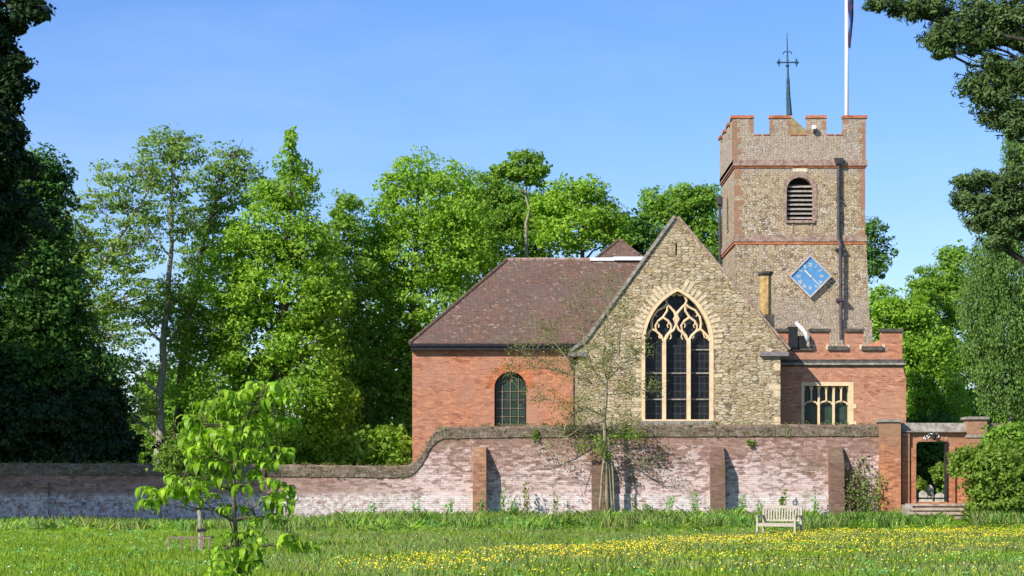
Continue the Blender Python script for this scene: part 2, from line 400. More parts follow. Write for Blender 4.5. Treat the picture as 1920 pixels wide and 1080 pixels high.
def m_bark(name, c1, c2):
    q = NM(name); q.coords(); n = q.noise(q.pos, 5, 5, .7)
    q.bump(n, .6, .03)
    return q.out(q.mix(q.ramp(n, [(.35, 0), (.65, 1)]), c1, c2))
M['bark'] = m_bark('grey_brown_bark', (.07,.055,.038), (.16,.125,.09))
M['bark_pale'] = m_bark('pale_ash_bark', (.20,.18,.13), (.38,.34,.26))
M['bark_dark'] = m_bark('dark_bark', (.03,.024,.018), (.06,.05,.038))
M['bark_young'] = m_bark('mossy_young_bark', (.17,.14,.085), (.34,.29,.19))
# ground
q = NM('meadow_soil'); q.coords(); n = q.noise(q.pos, .3, 5); n2 = q.noise(q.pos, 4, 5, .7)
c = q.mix(q.ramp(n, [(.35, 0), (.65, 1)]), (.07,.15,.02), (.12,.19,.03)); c = q.mix(q.ramp(n2, [(.4, 0), (.7, .7)]), c, (.045,.085,.015))
M['ground'] = q.out(c)

# ------------------------------------------------------------------ ground
def sst(a, b, x):
    t = np.clip((x-a)/(b-a), 0, 1); return t*t*(3-2*t)
def gh(x, y):
    x = np.asarray(x, float); y = np.asarray(y, float)
    bank = sst(70, 77, y) * (.02 + .2*sst(-12, -3, x) + .12*sst(10, 14, x))
    wob = .05*np.sin(x*.55+1.3)*np.sin(y*.31) + .03*np.sin(x*1.3)*np.sin(y*.9+2)
    wob = wob * (1 - sst(76, 78, y))
    inside = sst(78.15, 78.4, y)
    return (bank + wob)*(1-inside) + inside*1.0
ys = np.concatenate([[-60, -20, 0, 15], np.arange(25, 78, .75), [78.05, 78.15, 78.22, 78.3, 78.4, 79, 82, 90, 110, 150, 300, 800, 2500]])
xs = np.concatenate([[-2500, -700, -200, -80, -45], np.arange(-35, 36, .9), [45, 80, 200, 700, 2500]])
gx, gy = np.meshgrid(xs, ys); gz = gh(gx, gy)
gv = np.stack([gx, gy, gz], -1).reshape(-1, 3)
nx = len(xs); ii = np.arange(len(ys)-1)[:, None]*nx + np.arange(nx-1)[None]
gf = np.stack([ii, ii+1, ii+nx+1, ii+nx], -1).reshape(-1, 4)
g = np_mesh('ground', gv, 4, M['ground'], faces=gf); tag(g, kind='structure')

# ------------------------------------------------------------------ church
church = empty('church', (X(1268,86), 86, 1.0), 'old church with buff stone gable, brick chapel and vestry, and battlemented flint tower', 'church')
def part(o):            # parent keeping world coordinates
    o.parent = church; o.location = Vector(o.location) - church.location; return o
def cpart(mb, name, mat, parent=None, **kw):
    if parent is not None: return mb.build(name, M[mat], parent, **kw)
    return part(mb.build(name, M[mat], None, **kw))
def arch(cx, hw, zs, rise, z0, n=14):
    """pointed arch outline (u,z), anticlockwise from bottom left"""
    r = (rise*rise + hw*hw)/(2*hw)
    a = math.acos((r-hw)/r)
    pts = [(cx-hw, z0), (cx+hw, z0)]
    for k in range(n+1):
        t = a*k/n; pts.append((cx+hw-r + r*math.cos(t), zs + r*math.sin(t)))
    for k in range(n-1, -1, -1):
        t = a*k/n; pts.append((cx-hw+r - r*math.cos(t), zs + r*math.sin(t)))
    return pts
def round_arch(cx, hw, zs, z0, n=14):
    return [(cx-hw, z0), (cx+hw, z0)] + [(cx+hw*math.cos(PI*k/n), zs+hw*math.sin(PI*k/n)) for k in range(n+1)]
UX = (1,0,0); NY = (0,1,0)

# --- chancel gable
YC = 86.0; sc = YC/F
cx = X(1270.5, YC); hw_o = 67.5*sc; hw_i = 61*sc; zs = Z(642, YC); zsill = Z(791, YC)
x0, x1 = X(1083, YC), X(1463, YC); ze = Z(660, YC); xa = X(1268, YC); za = Z(408, YC)
outl = [(x0, .8), (x1, .8), (x1, ze), (x1+.28, ze-.02), (x1+.28, ze+.12), (xa+.12, za), (xa-.12, za), (X(1098,YC), Z(640,YC)), (x0-.18, ze+.12), (x0-.18, ze-.02), (x0, ze)]
hole = arch(cx, hw_o, zs, 102*sc, zsill)[::-1]
slit = [(xa-.035, Z(478,YC)), (xa-.035, Z(455,YC)), (xa+.035, Z(455,YC)), (xa+.035, Z(478,YC))]
chancel = cpart(MB().slab(outl, [hole, slit], (0, YC, 0), UX, NY, .6), 'chancel_wall', 'rubble')
mb = MB(); mb.box(x0+.02, x0+.5, YC+.6, 97, .8, ze-.05); mb.box(x1-.5, x1-.02, YC+.6, 94.9, .8, ze-.05)
mb.split('side_wall', M['rubble'], chancel)
# verge coping
mb = MB()
def strip_on(a, b, w0, t, y0, y1, mb):
    a = Vector((a[0], 0, a[1])); b = Vector((b[0], 0, b[1])); d = (b-a).normalized(); nn = Vector((-d.z, 0, d.x))
    if nn.z < 0: nn = -nn
    lo = -w0*nn; hi = t*nn
    vs = []
    for q_ in (a, b):
        for o_, y_ in ((lo, y0), (hi, y0), (hi, y1), (lo, y1)):
            vs.append((q_ + o_) + Vector((0, y_, 0)))
    mb.add(vs, [(0,1,2,3),(7,6,5,4),(0,4,5,1),(1,5,6,2),(2,6,7,3),(3,7,4,0)])
L_pts = [(x0-.2, ze+.10), (X(1098,YC), Z(640,YC)), (xa-.10, za-.02)]
Lc = MB()
strip_on(L_pts[1], (xa-.05, za+.03), .03, .10, YC-.09, YC+.7, Lc)
strip_on((x0-.3, ze+.02), L_pts[1], .03, .10, YC-.09, YC+.7, Lc)
Lc.build('verge_coping', M['stone_grey'], chancel)
Rc = MB(); strip_on((xa+.05, za+.03), (x1+.38, ze+.1), .03, .07, YC-.05, YC+.7, Rc)
Rc.build('verge_coping', M['stone_band'], chancel)
MB().box(X(1424,YC), X(1478,YC), YC-.16, YC+.62, Z(668,YC), Z(660,YC)).add([], []).build('kneeler', M['slate'], chancel)
MB().box(X(1066,YC), X(1100,YC), YC-.14, YC+.62, Z(668,YC), Z(661,YC)).build('kneeler', M['slate'], chancel)
# quoins at the right corner
mb = MB()
z = 1.0
k = 0
while z < ze-.3:
    ww = .46 if k % 2 else .28
    h = random.uniform(.24, .32)
    if random.random() < .3: mb.box(x1-ww, x1+.004, YC-.006, YC+.3, z+.012, z+h-.012)
    z += h; k += 1
mb.split('quoin', M['voussoir'], chancel)
# roof behind gable
mb = MB()
for sgn, xe in ((-1, x0-.25), (1, x1+.25)):
    a = Vector((xe, 0, ze-.1)); b = Vector((xa, 0, za-.22)); d = (b-a).normalized(); nn = Vector((-d.z, 0, d.x)); nn = nn if nn.z > 0 else -nn
    vs = []
    for yy in (YC+.6, 98.0 if sgn < 0 else 94.8):
        for q_ in (a, b, b-nn*.14, a-nn*.14): vs.append(q_ + Vector((0, yy, 0)))
    mb.add(vs, [(0,1,2,3),(7,6,5,4),(0,4,5,1),(1,5,6,2),(2,6,7,3),(3,7,4,0)])
cpart(mb, 'chancel_roof', 'tile')
# --- chancel east window
win = cpart(MB().slab(arch(cx, hw_o, zs, 102*sc, zsill), [arch(cx, hw_i, zs, 96*sc, zsill+.10)[::-1]], (0, YC-.02, 0), UX, NY, .42), 'east_window', 'stone')
win['label'] = 'tall pointed window with three lights and flowing tracery'
MB().slab(arch(cx, hw_o-.02, zs, 101*sc, zsill), [], (0, YC+.41, 0), UX, NY, .05).build('glass', M['glass'], win)
mb = MB()
def zc(zx, zy, y): return (X(1190+zx/3.856, YC), y, Z(520+zy/3.856, YC))
yt = YC + .2
for zx in (215, 393):
    mb.bar(zc(zx, 1045, yt), zc(zx, 452, yt), .155, .2)
mb.split('mullion', M['stone'], win)
mb = MB()
half = [[(62,455),(80,420),(102,396),(130,372)], [(130,372),(165,392),(195,420),(215,462)],
        [(130,375),(124,330),(132,285),(165,238),(215,212),(238,188)], [(238,192),(262,215),(290,248),(303,285),(305,345)],
        [(238,190),(228,165),(240,140),(262,118)],
        [(207,287),(238,240),(240,192)],
        [(207,287),(170,315),(153,345),(158,385),(195,425),(215,460)],
        [(207,287),(245,312),(268,345),(262,385),(232,420),(215,460)],
        [(305,335),(285,378),(248,408),(222,455)],
        [(305,335),(322,300),(305,262),(280,235)] ,
        [(262,118),(285,128),(300,112)],
        [(160,240),(150,270),(162,280)], [(110,395),(100,430),(82,440)], [(180,400),(178,430),(190,440)],
        [(165,330),(180,345),(175,360)], [(250,325),(238,345),(245,360)], [(262,400),(268,430),(258,445)]]
ring = []
for pl in half:
    for sg in (1, -1):
        pp = [(zx if sg > 0 else 608-zx, zy) for zx, zy in pl]
        thin = len(pl) == 3 and pl[0] not in ((207,287),(262,118))
        mb.tube([zc(a_, b_, yt + random.uniform(-.004,.004)) for a_, b_ in pp], .03 if thin else .052, 6)
mb.build('tracery', M['stone'], win, smooth=False)
mb = MB()
for zy in (520, 690, 880):
    for a_, b_ in ((62,205),(228,382),(405,545)):
        if zy == 520 and a_ != 405: continue
        mb.box(zc(a_,0,0)[0], zc(b_,0,0)[0], YC+.33, YC+.37, zc(0,zy,0)[2]-.025, zc(0,zy,0)[2]+.03)
mb.split('saddle_bar', M['stone_grey'], win)
cpart(MB().box(cx-hw_o-.08, cx+hw_o+.08, YC-.12, YC+.3, zsill-.14, zsill+.04), 'window_sill', 'stone_grey')
# voussoirs round the arch
mb = MB()
r = ((102*sc)**2 + hw_o**2)/(2*hw_o); amax = math.acos((r-hw_o)/r)
for sg in (1, -1):
    nv = 15
    for k in range(nv):
        t0 = -.10 + (amax+.05)*(k+.14)/nv; t1 = -.10 + (amax+.05)*(k+.86-.25*random.random())/nv
        ln = random.uniform(.26, .56)
        pts = []
        for (rr, t) in ((r+.015, t0), (r+.015, t1), (r+ln, t1), (r+ln, t0)):
            ux = cx + sg*(hw_o - r + rr*math.cos(t)); uz = zs + rr*math.sin(t)
            pts.append((ux, uz))
        if sg < 0: pts = pts[::-1]
        if abs(pts[2][0]-cx) < .12 or random.random() < .12: continue
        mb.slab(pts, [], (0, YC-.012, 0), UX, NY, .1)
for sg in (1, -1):
    z = zs - .25
    while z > zsill+.2:
        if random.random() < .45:
            ln = random.uniform(.2, .45)
            a_ = cx + sg*(hw_o+.012); b_ = a_ + sg*ln
            mb.box(min(a_,b_), max(a_,b_), YC-.008, YC+.1, z, z+.14)
        z -= .2
mb.split('voussoir', M['voussoir'], win)

# --- brick chapel on the left
YB = 90.0; sb = YB/F
bx0, bx1 = X(773, YB), X(1200, YB); zeb = Z(645, YB)
wcx = X(957, YB); whw = 30*sb; wzs = Z(727, YB); wz0 = Z(812, YB)
chapel = cpart(MB().slab([(bx0,.8),(bx1,.8),(bx1,zeb),(bx0,zeb)], [round_arch(wcx, whw, wzs, wz0)[::-1]], (0,YB,0), UX, NY, .5), 'chapel_wall', 'brick')
mb = MB(); mb.box(bx0, bx0+.5, YB+.5, 99.6, .8, zeb); mb.box(bx0+.5, bx1, 99.2, 99.6, .8, zeb); mb.build('side_wall', M['brick'], chapel)
# gauged arch
n = 14
ringo = [(wcx+(whw+.34)*math.cos(PI*k/n), wzs+(whw+.34)*math.sin(PI*k/n)) for k in range(n+1)]
ringi = [(wcx+(whw+.0)*math.cos(PI*k/n), wzs+(whw+.0)*math.sin(PI*k/n)) for k in range(n, -1, -1)]
MB().slab(ringo+ringi, [], (0,YB-.012,0), UX, NY, .1).build('brick_arch', M['brick_red'], chapel)
aw = cpart(MB().slab(round_arch(wcx, whw, wzs, wz0), [round_arch(wcx, whw-.07, wzs, wz0+.07)[::-1]], (0,YB+.2,0), UX, NY, .1), 'arched_window', 'black')
MB().slab(round_arch(wcx, whw-.01, wzs, wz0), [], (0,YB+.26,0), UX, NY, .03).build('glass', M['glass2'], aw)
mb = MB()
for k in range(1, 4): mb.box(wcx-whw+2*whw*k/4-.015, wcx-whw+2*whw*k/4+.015, YB+.225, YB+.255, wz0+.05, wzs+whw*math.sin(math.acos(abs(1-2*k/4)))-.03)
for k in range(1, 6): mb.box(wcx-whw+.05, wcx+whw-.05, YB+.23, YB+.25, wz0+k*.36-.012, wz0+k*.36+.012)
mb.split('glazing_bar', M['wood_dark'], aw)
# hipped roof
ov = .22
ex0, ez = X(768, YB-ov), Z(643, YB-ov)
rid0 = P(951, 487, 95.0); ridz = rid0.z
V_ = [(ex0, YB-ov, ez), (bx1+1.3, YB-ov, ez), (bx1+1.3, 95, ridz), (rid0.x, 95, ridz), (ex0, 100+ov, ez), (bx1+1.3, 100+ov, ez)]
lo = [(a_, b_, c_-.1) for a_, b_, c_ in V_]
V_ = V_ + lo
croof = cpart(MB().add(V_, [(0,1,2,3), (0,3,4), (3,2,5,4), (6,9,8,7), (6,10,9), (9,10,11,8), (0,6,7,1), (0,4,10,6), (4,5,11,10), (1,7,8,2), (2,8,11,5)]), 'chapel_roof', 'tile')
def ridge_tiles(a, b, rad, mat, parent, name='ridge_tile'):
    mb = MB(); a = Vector(a); b = Vector(b); L_ = (b-a).length; k = max(1, int(L_/.32))
    for i in range(k):
        p0 = a.lerp(b, i/k); p1 = a.lerp(b, (i+.94)/k); rr = rad*random.uniform(.92, 1.06)
        mb.tube([p0, p1], [rr, rr*.92], 7)
    return mb.build(name, M[mat], parent)
mb_r = ridge_tiles(rid0, (X(1110,95), 95, ridz), .10, 'stone_band', None); part(mb_r)
hipt = ridge_tiles((ex0, YB-ov, ez), rid0, .09, 'tile', None, 'hip_tile'); part(hipt)
cpart(MB().box(X(1106,95), X(1212,95), 94.82, 95.15, ridz-.06, ridz+.08).box(X(1150,95), X(1212,95), 94.7, 94.83, ridz-.05, ridz+.11), 'lead_flashing', 'lead')
cpart(MB().box(ex0+.02, X(1088,YB), YB-ov-.09, YB-ov-.002, ez-.15, ez-.04).box(ex0+.05, X(1092,YB), YB-ov-.03, YB-.003, ez-.32, ez-.16), 'gutter', 'black')
cpart(MB().tube([(X(1076,YB), YB-.12, Z(690,YB)), (X(1076,YB), YB-.12, .9)], .05, 8).frustum((X(1070,YB),X(1082,YB),YB-.22,YB-.02,Z(692,YB)), (X(1062,YB),X(1087,YB),YB-.3,YB-.02,Z(664,YB))), 'downpipe', 'iron')
# little pyramid roof behind the ridge
YP = 102.0; ap = P(1161, 449, YP); bl = P(1108, 496, YP); br = P(1212, 496, YP)
hwid = (br.x-bl.x)/2
mb = MB().add([(bl.x, YP-hwid, bl.z), (br.x, YP-hwid, bl.z), (br.x, YP+hwid, bl.z), (bl.x, YP+hwid, bl.z), tuple(ap), (bl.x, YP-hwid, bl.z-.1), (br.x, YP-hwid, bl.z-.1), (br.x, YP+hwid, bl.z-.1), (bl.x, YP+hwid, bl.z-.1)],
         [(0,1,4),(1,2,4),(2,3,4),(3,0,4),(5,8,7,6),(0,5,6,1),(1,6,7,2),(2,7,8,3),(3,8,5,0)])
pr = cpart(mb, 'pyramid_roof', 'tile'); ridge_tiles((bl.x, YP-hwid, bl.z), ap, .08, 'tile', pr); ridge_tiles((br.x, YP-hwid, bl.z), ap, .08, 'tile', pr)
cpart(MB().box(bl.x+.3, br.x-.3, YP-hwid+.3, YP+hwid-.3, 1.0, bl.z-.1), 'turret_base', 'brick')

# --- brick vestry on the right
YV = 87.35; sv_ = YV/F
vx0 = X(1450, YV); vx1 = X(1692, YV); vx2 = X(1699, YV)
def vz(py): return Z(py, YV)
def vx(px): return X(px, YV)
zc_ = vz(679)
cren = [(1487,1520),(1556,1586),(1619,1652)]
top, bot = vz(622), vz(652)
out = [(vx0, zc_), (vx1, zc_), (vx1, top)]
for a_, b_ in cren[::-1]: out += [(vx(b_), top), (vx(b_), bot), (vx(a_), bot), (vx(a_), top)]
out += [(vx0, top)]
wl_, wr_, wt_, wb_ = vx(1508), vx(1592), vz(722), vz(812)
vestry = cpart(MB().slab([(vx0,.8),(vx2,.8),(vx2,vz(712)),(vx1,vz(686)),(vx0,vz(686))], [[(wl_,wb_),(wl_,wt_),(wr_,wt_),(wr_,wb_)]], (0,YV,0), UX, NY, .5), 'vestry_wall', 'brick2')
MB().box(vx2-.5, vx2, YV+.5, 95, .8, vz(690)).build('side_wall', M['brick2'], vestry)
par = cpart(MB().slab(out, [], (0,YV+.02,0), UX, NY, .35).box(vx1-.35, vx1, YV+.38, 95, zc_, top-.1), 'parapet', 'brick')
mb = MB()
edges = [vx0] + [vx(q_) for p_ in cren for q_ in p_] + [vx1]
for i in range(0, len(edges), 2): mb.box(edges[i]-.04, edges[i+1]+.04, YV-.06, YV+.43, top+.001, top+.13)
for a_, b_ in cren: mb.box(vx(a_)-.09, vx(b_)+.09, YV-.07, YV+.43, bot-.11, bot+.06)
mb.split('coping_stone', M['dark_stone'], par)
mb = MB()
for a_, b_ in cren:
    for e_ in (a_-4.5, b_+4.5): mb.box(vx(e_-2.6), vx(e_+2.6), YV-.005, YV+.2, bot-.08, bot+.13)
mb.split('corner_stone', M['stone_pale'], par)
cor = cpart(MB().box(vx0, vx1+.12, YV-.12, YV+.4, vz(684.5), vz(680.5)), 'cornice', 'stone_grey')
MB().box(vx0, vx1+.07, YV-.07, YV+.4, vz(680.5)+.002, vz(674)).build('upper_mould', M['dark_stone'], cor)
MB().box(vx0, vx1+.05, YV-.05, YV+.4, vz(687), vz(684.5)-.002).build('lower_mould', M['dark_stone'], cor)
sw = cpart(MB().slab([(wl_-.12,wb_),(wr_+.19,wb_),(wr_+.19,wt_+.12),(wl_-.12,wt_+.12)], [[(wl_,wb_+.1),(wl_,wt_-.03),(wr_-.02,wt_-.03),(wr_-.02,wb_+.1)]], (0,YV-.015,0), UX, NY, .36), 'vestry_window', 'stone')
for ky in (0, 1, 2): MB().box(wr_+.185, wr_+.30, YV-.012, YV+.1, vz(760+ky*16)-.12, vz(760+ky*16)+.05 ).build('quoin', M['stone'], sw) if ky != 1 else None
MB().box(wl_+.001, wr_-.021, YV+.31, YV+.34, wb_+.1, wt_-.031).build('glass', M['glass2'], sw)
mb = MB()
wy = YV+.17
lw = (wr_-wl_)/3
zsp = vz(756)
for k in (1, 2): mb.bar((wl_+k*lw, wy, wb_+.1), (wl_+k*lw, wy, wt_-.02), .085, .16)
for k in range(3):
    c_ = wl_+(k+.5)*lw; h_ = lw/2-.04
    mb.tube([(c_-h_+2*h_*(1-math.cos(PI*i/10))/2, wy, zsp-.12+h_*.55*math.sin(PI*i/10)+.05) for i in range(11)], .038, 5)
    mb.bar((c_, wy, zsp+.1), (c_, wy, wt_-.02), .06, .14)
    for sg in (-1, 1):
        for cc2 in (c_, c_+sg*lw/2): mb.tube([(cc2+(sg*.02 if cc2==c_ else -sg*.02), wy, wt_-.2), (cc2+(sg*.08 if cc2==c_ else -sg*.08), wy, wt_-.06)], .028, 5)
mb.build('tracery', M['stone'], sw)
cpart(MB().box(vx0+.3, vx2-.4, YV+.5, 95, vz(668), vz(660)), 'vestry_roof', 'lead')

# --- tower
YT = 95.0
def tx(px): return X(px, YT)
def tz(py): return Z(py, YT)
W0, W1 = tx(1378), tx(1622); D0, D1 = YT, YT+5.95
zl, zb2, ztop = tz(455), tz(308), tz(222)
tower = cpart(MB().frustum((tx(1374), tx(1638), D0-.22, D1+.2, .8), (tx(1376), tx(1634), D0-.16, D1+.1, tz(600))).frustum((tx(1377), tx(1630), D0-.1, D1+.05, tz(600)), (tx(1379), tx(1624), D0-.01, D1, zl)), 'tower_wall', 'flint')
lcx = tx(1499.5); lhw = 25*YT/F; lzs = tz(357); lz0 = tz(414)
front = MB().slab([(W0,zl),(W1,zl),(W1,zb2),(W0,zb2)], [round_arch(lcx,lhw,lzs,lz0)[::-1]], (0,D0,0), UX, NY, .5)
front.box(W0, W0+.5, D0+.5, D1-.5, zl, zb2); front.box(W1-.5, W1, D0+.5, D1-.5, zl, zb2); front.box(W0, W1, D1-.5, D1, zl, zb2)
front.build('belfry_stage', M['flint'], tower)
# parapet with crenels
def cren_outline(u0, u1, gaps, zt, zg, z0):
    o_ = [(u0, z0), (u1, z0), (u1, zt)]
    for a_, b_ in gaps[::-1]: o_ += [(b_, zt), (b_, zg), (a_, zg), (a_, zt)]
    return o_ + [(u0, zt)]
zg = tz(254)
gaps = [(tx(1413), tx(1444)), (tx(1482), tx(1513)), (tx(1549), tx(1581))]
Q0, Q1 = W0-.1, W1+.02
p_ = MB().slab(cren_outline(Q0, Q1, gaps, ztop, zg, zb2), [], (0, D0-.04, 0), UX, NY, .35)
p_.slab(cren_outline(Q0, Q1, gaps, ztop, zg, zb2), [], (0, D1-.3, 0), UX, NY, .35)
sg_ = [(.95+k*1.72, .95+k*1.72+.78) for k in range(3)]
for xx in (Q0, Q1-.35):
    p_.slab(cren_outline(0, D1-.3-(D0+.31), [(a_-.1, b_-.1) for a_, b_ in sg_], ztop, zg, zb2), [], (xx, D0+.31, 0), (0,1,0), (1,0,0), .35)
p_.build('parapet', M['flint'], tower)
mb = MB()
fe = [Q0-.05] + [q_ for g_ in gaps for q_ in g_] + [Q1+.05]
for yy in (D0-.09, D1-.35):
    for i in range(0, len(fe), 2): mb.box(fe[i]-.03, fe[i+1]+.03, yy, yy+.45, ztop+.002, ztop+.13)
for xx in (Q0-.05, Q1-.4):
    e_ = [.30] + [q_ for g_ in sg_ for q_ in g_] + [D1-.35-(D0+.31)+.25]
    for i in range(0, len(e_), 2): mb.box(xx, xx+.45, D0+.1+e_[i] if i else D0+.365, (D0+.1+e_[i+1]) if i+1 < len(e_)-1 else D1-.355, ztop+.003, ztop+.128)
for a_, b_ in gaps:
    mb.box(a_+.02, (a_+b_)/2-.04, D0-.07, D0+.33, zg+.001, zg+.06); mb.box((a_+b_)/2+.04, b_-.02, D0-.07, D0+.33, zg+.001, zg+.055)
mb.split('merlon_cap', M['brick_red'], tower)
def ring(mb, x0, x1, y0, y1, pr, z0, z1):
    mb.box(x0-pr, x1+pr, y0-pr, y0+.1, z0, z1); mb.box(x0-pr, x0+.1, y0+.1, y1+pr, z0, z1); mb.box(x1-.1, x1+pr, y0+.1, y1+pr, z0, z1); mb.box(x0+.1, x1-.1, y1-.1, y1+pr, z0, z1)
mb = MB(); ring(mb, W0, W1, D0, D1, .10, tz(311), tz(300)); mb.build('string_course', M['stone_band'], tower); mb = MB(); ring(mb, W0, W1, D0, D1, .07, tz(453), tz(441)); mb.build('string_course', M['stone_band'], tower)
mb = MB(); ring(mb, W0, W1, D0, D1, .05, tz(314.5), tz(311)-.001); mb.build('brick_course', M['brick_red'], tower); mb = MB(); ring(mb, W0, W1, D0, D1, .04, tz(458), tz(453)-.001); mb.build('brick_course', M['brick_red'], tower)
mb = MB()      # brick quoins
for (cxx, sg) in ((W0, 1), (W1, -1)):
    z = zl+.05; k = 0
    while z < zb2-.35:
        h = random.uniform(.2, .3); ww = (.34 if k % 2 else .2)*random.uniform(.8, 1.15)
        a_, b_ = (cxx-.006, cxx+ww) if sg > 0 else (cxx-ww, cxx+.006)
        if random.random() < .8: mb.box(a_, b_, D0-.006, D0+(.34 if k % 2 == 0 else .2), z+.01, z+h-.01)
        z += h; k += 1
for (cxx, sg) in ((Q0, 1), (Q1, -1)):
    z = zb2+.2; k = 0
    while z < ztop-.2:
        h = random.uniform(.2, .28); ww = (.32 if k % 2 else .18)*random.uniform(.8, 1.15)
        a_, b_ = (cxx-.006, cxx+ww) if sg > 0 else (cxx-ww, cxx+.006)
        if random.random() < .85: mb.box(a_, b_, D0-.046, D0+(.3 if k % 2 == 0 else .2), z+.01, z+h-.01)
        z += h; k += 1
for a_, b_ in gaps:
    for ed, sg in ((a_, -1), (b_, 1)):
        z = zg+.08
        while z < ztop-.2:
            h = random.uniform(.17, .24); ww = random.uniform(.10, .22)
            x_a, x_b = (ed-ww, ed+.005) if sg < 0 else (ed-.005, ed+ww)
            if random.random() < .8: mb.box(x_a, x_b, D0-.045, D0+.2, z+.01, z+h-.01)
            z += h
mb.split('quoin', M['gate_brick'], tower)
# louvred belfry window
lw_ = cpart(MB().slab(round_arch(lcx,lhw+.17,lzs,lz0-.02), [round_arch(lcx,lhw-.01,lzs,lz0)[::-1]], (0,D0-.03,0), UX, NY, .3), 'belfry_window', 'stone_band')
mb = MB()
for k in range(8):
    z = lz0+.1+k*.205
    hwk = lhw if z < lzs else math.sqrt(max(.01, lhw**2-(z-lzs)**2))
    x_a, x_b = lcx-hwk+.01, lcx+hwk-.01
    mb.add([(x_a, D0+.12, z), (x_b, D0+.12, z), (x_b, D0+.12, z+.05), (x_a, D0+.12, z+.05), (x_a, D0+.42, z+.12), (x_b, D0+.42, z+.12), (x_b, D0+.42, z+.17), (x_a, D0+.42, z+.17)],
           [(0,1,2,3),(7,6,5,4),(0,4,5,1),(1,5,6,2),(2,6,7,3),(3,7,4,0)])
mb.split('louvre', M['louvre'], lw_)
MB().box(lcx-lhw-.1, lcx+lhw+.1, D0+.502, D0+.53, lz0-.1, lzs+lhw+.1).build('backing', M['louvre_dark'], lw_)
MB().box(lcx-.66, lcx+.68, D0-.1, D0+.1, tz(418), tz(413.5)).build('window_sill', M['stone_band'], lw_)
for p_x in (1486, 1522): cpart(MB().box(tx(p_x)-.03, tx(p_x)+.03, D0-.035, D0+.1, tz(441), tz(418)-.001), 'sill_bracket', 'stone_band')
cpart(MB().box(tx(1486), tx(1514), D0-.02, D0+.1, tz(322), tz(315.5)), 'inscribed_stone', 'stone_pale')
# blind window on the left face
cpart(MB().slab(round_arch(2.9,.42,tz(362),tz(420)), [], (W0-.03,D0,0), (0,1,0), (1,0,0), .1), 'blind_window', 'stone_band')
cpart(MB().slab(round_arch(2.9,.24,tz(364),tz(416)), [], (W0-.045,D0,0), (0,1,0), (1,0,0), .1), 'blind_window_slot', 'dark_stone')
# drainpipe with hopper
cpart(MB().tube([(tx(1571.5), D0-.13, tz(308)), (tx(1571.5), D0-.16, tz(450)), (tx(1574), D0-.3, tz(462)), (tx(1575), D0-.36, tz(638))], .082, 10).frustum((tx(1566),tx(1577),D0-.28,D0-.05,tz(309)), (tx(1563),tx(1580),D0-.34,D0-.05,tz(298))).box(tx(1565),tx(1582),D0-.32,D0-.04,tz(470),tz(467)).box(tx(1566),tx(1584),D0-.46,D0-.12,tz(566),tz(562)).box(tx(1567),tx(1579),D0-.2,D0-.04,tz(380),tz(377)), 'drainpipe', 'iron')
cpart(MB().tube([(W0-.12, D1-.3, tz(350)), (W0-.12, D1-.3, 8)], .07, 8).box(W0-.25, W0-.01, D1-.45, D1-.15, tz(352), tz(336)), 'drainpipe', 'iron')
# roof and spirelet
ta = P(1479, 214, 98); b0 = P(1436, 262, 98)
cpart(MB().add([(W0+.4,D0+.4,b0.z-.3),(W1-.4,D0+.4,b0.z-.3),(W1-.4,D1-.4,b0.z-.3),(W0+.4,D1-.4,b0.z-.3)], [(0,1,2,3)]).add([(tx(1440),D0+1.3,b0.z-.2),(tx(1535),D0+1.3,b0.z-.2),(tx(1535),D1-1.2,b0.z-.2),(tx(1440),D1-1.2,b0.z-.2),tuple(ta)], [(0,1,4),(1,2,4),(2,3,4),(3,0,4)]), 'tower_roof', 'moss_roof')
vane = empty('weather_vane', (ta.x, 98, ta.z), 'dark slender cross-shaped vane on spike above tower roof', 'weather vane')
def loc(mb, o):
    mb.v = [(a-o.location.x, b-o.location.y, c-o.location.z) for a, b, c in mb.v]; return mb
def vp(px, py): return P(px, py, 98)
loc(MB().tube([vp(1480,216), vp(1478,180), vp(1477.5,146)], [.15,.11,.075], 8), vane).build('spike_base', M['verdigris'], vane)
loc(MB().tube([vp(1477.5,147), vp(1476.5,110), vp(1475.5,62)], [.055,.045,.018], 6), vane).build('spike', M['verdigris'], vane)
mb = MB().tube([vp(1461,117), vp(1493,117)], .035, 6)
for sx in (1461, 1493):
    d_ = -1 if sx < 1470 else 1
    mb.tube([vp(sx-2*d_,117), vp(sx+d_,112), vp(sx-1*d_,108)], [.04,.035,.01], 5); mb.tube([vp(sx-2*d_,117), vp(sx+d_,122), vp(sx-1*d_,126)], [.04,.035,.01], 5)
    mb.tube([vp(sx,117), vp(sx+3*d_,117), vp(sx+5*d_,117)], [.03,.09,.01], 6)
mb.tube([vp(1468,101), vp(1472,96), vp(1476,99), vp(1481,96), vp(1485,101)], .03, 5)
mb.tube([vp(1476.5,125), vp(1476.5,122)], .09, 8)
loc(mb, vane).build('cross_arm', M['verdigris'], vane)
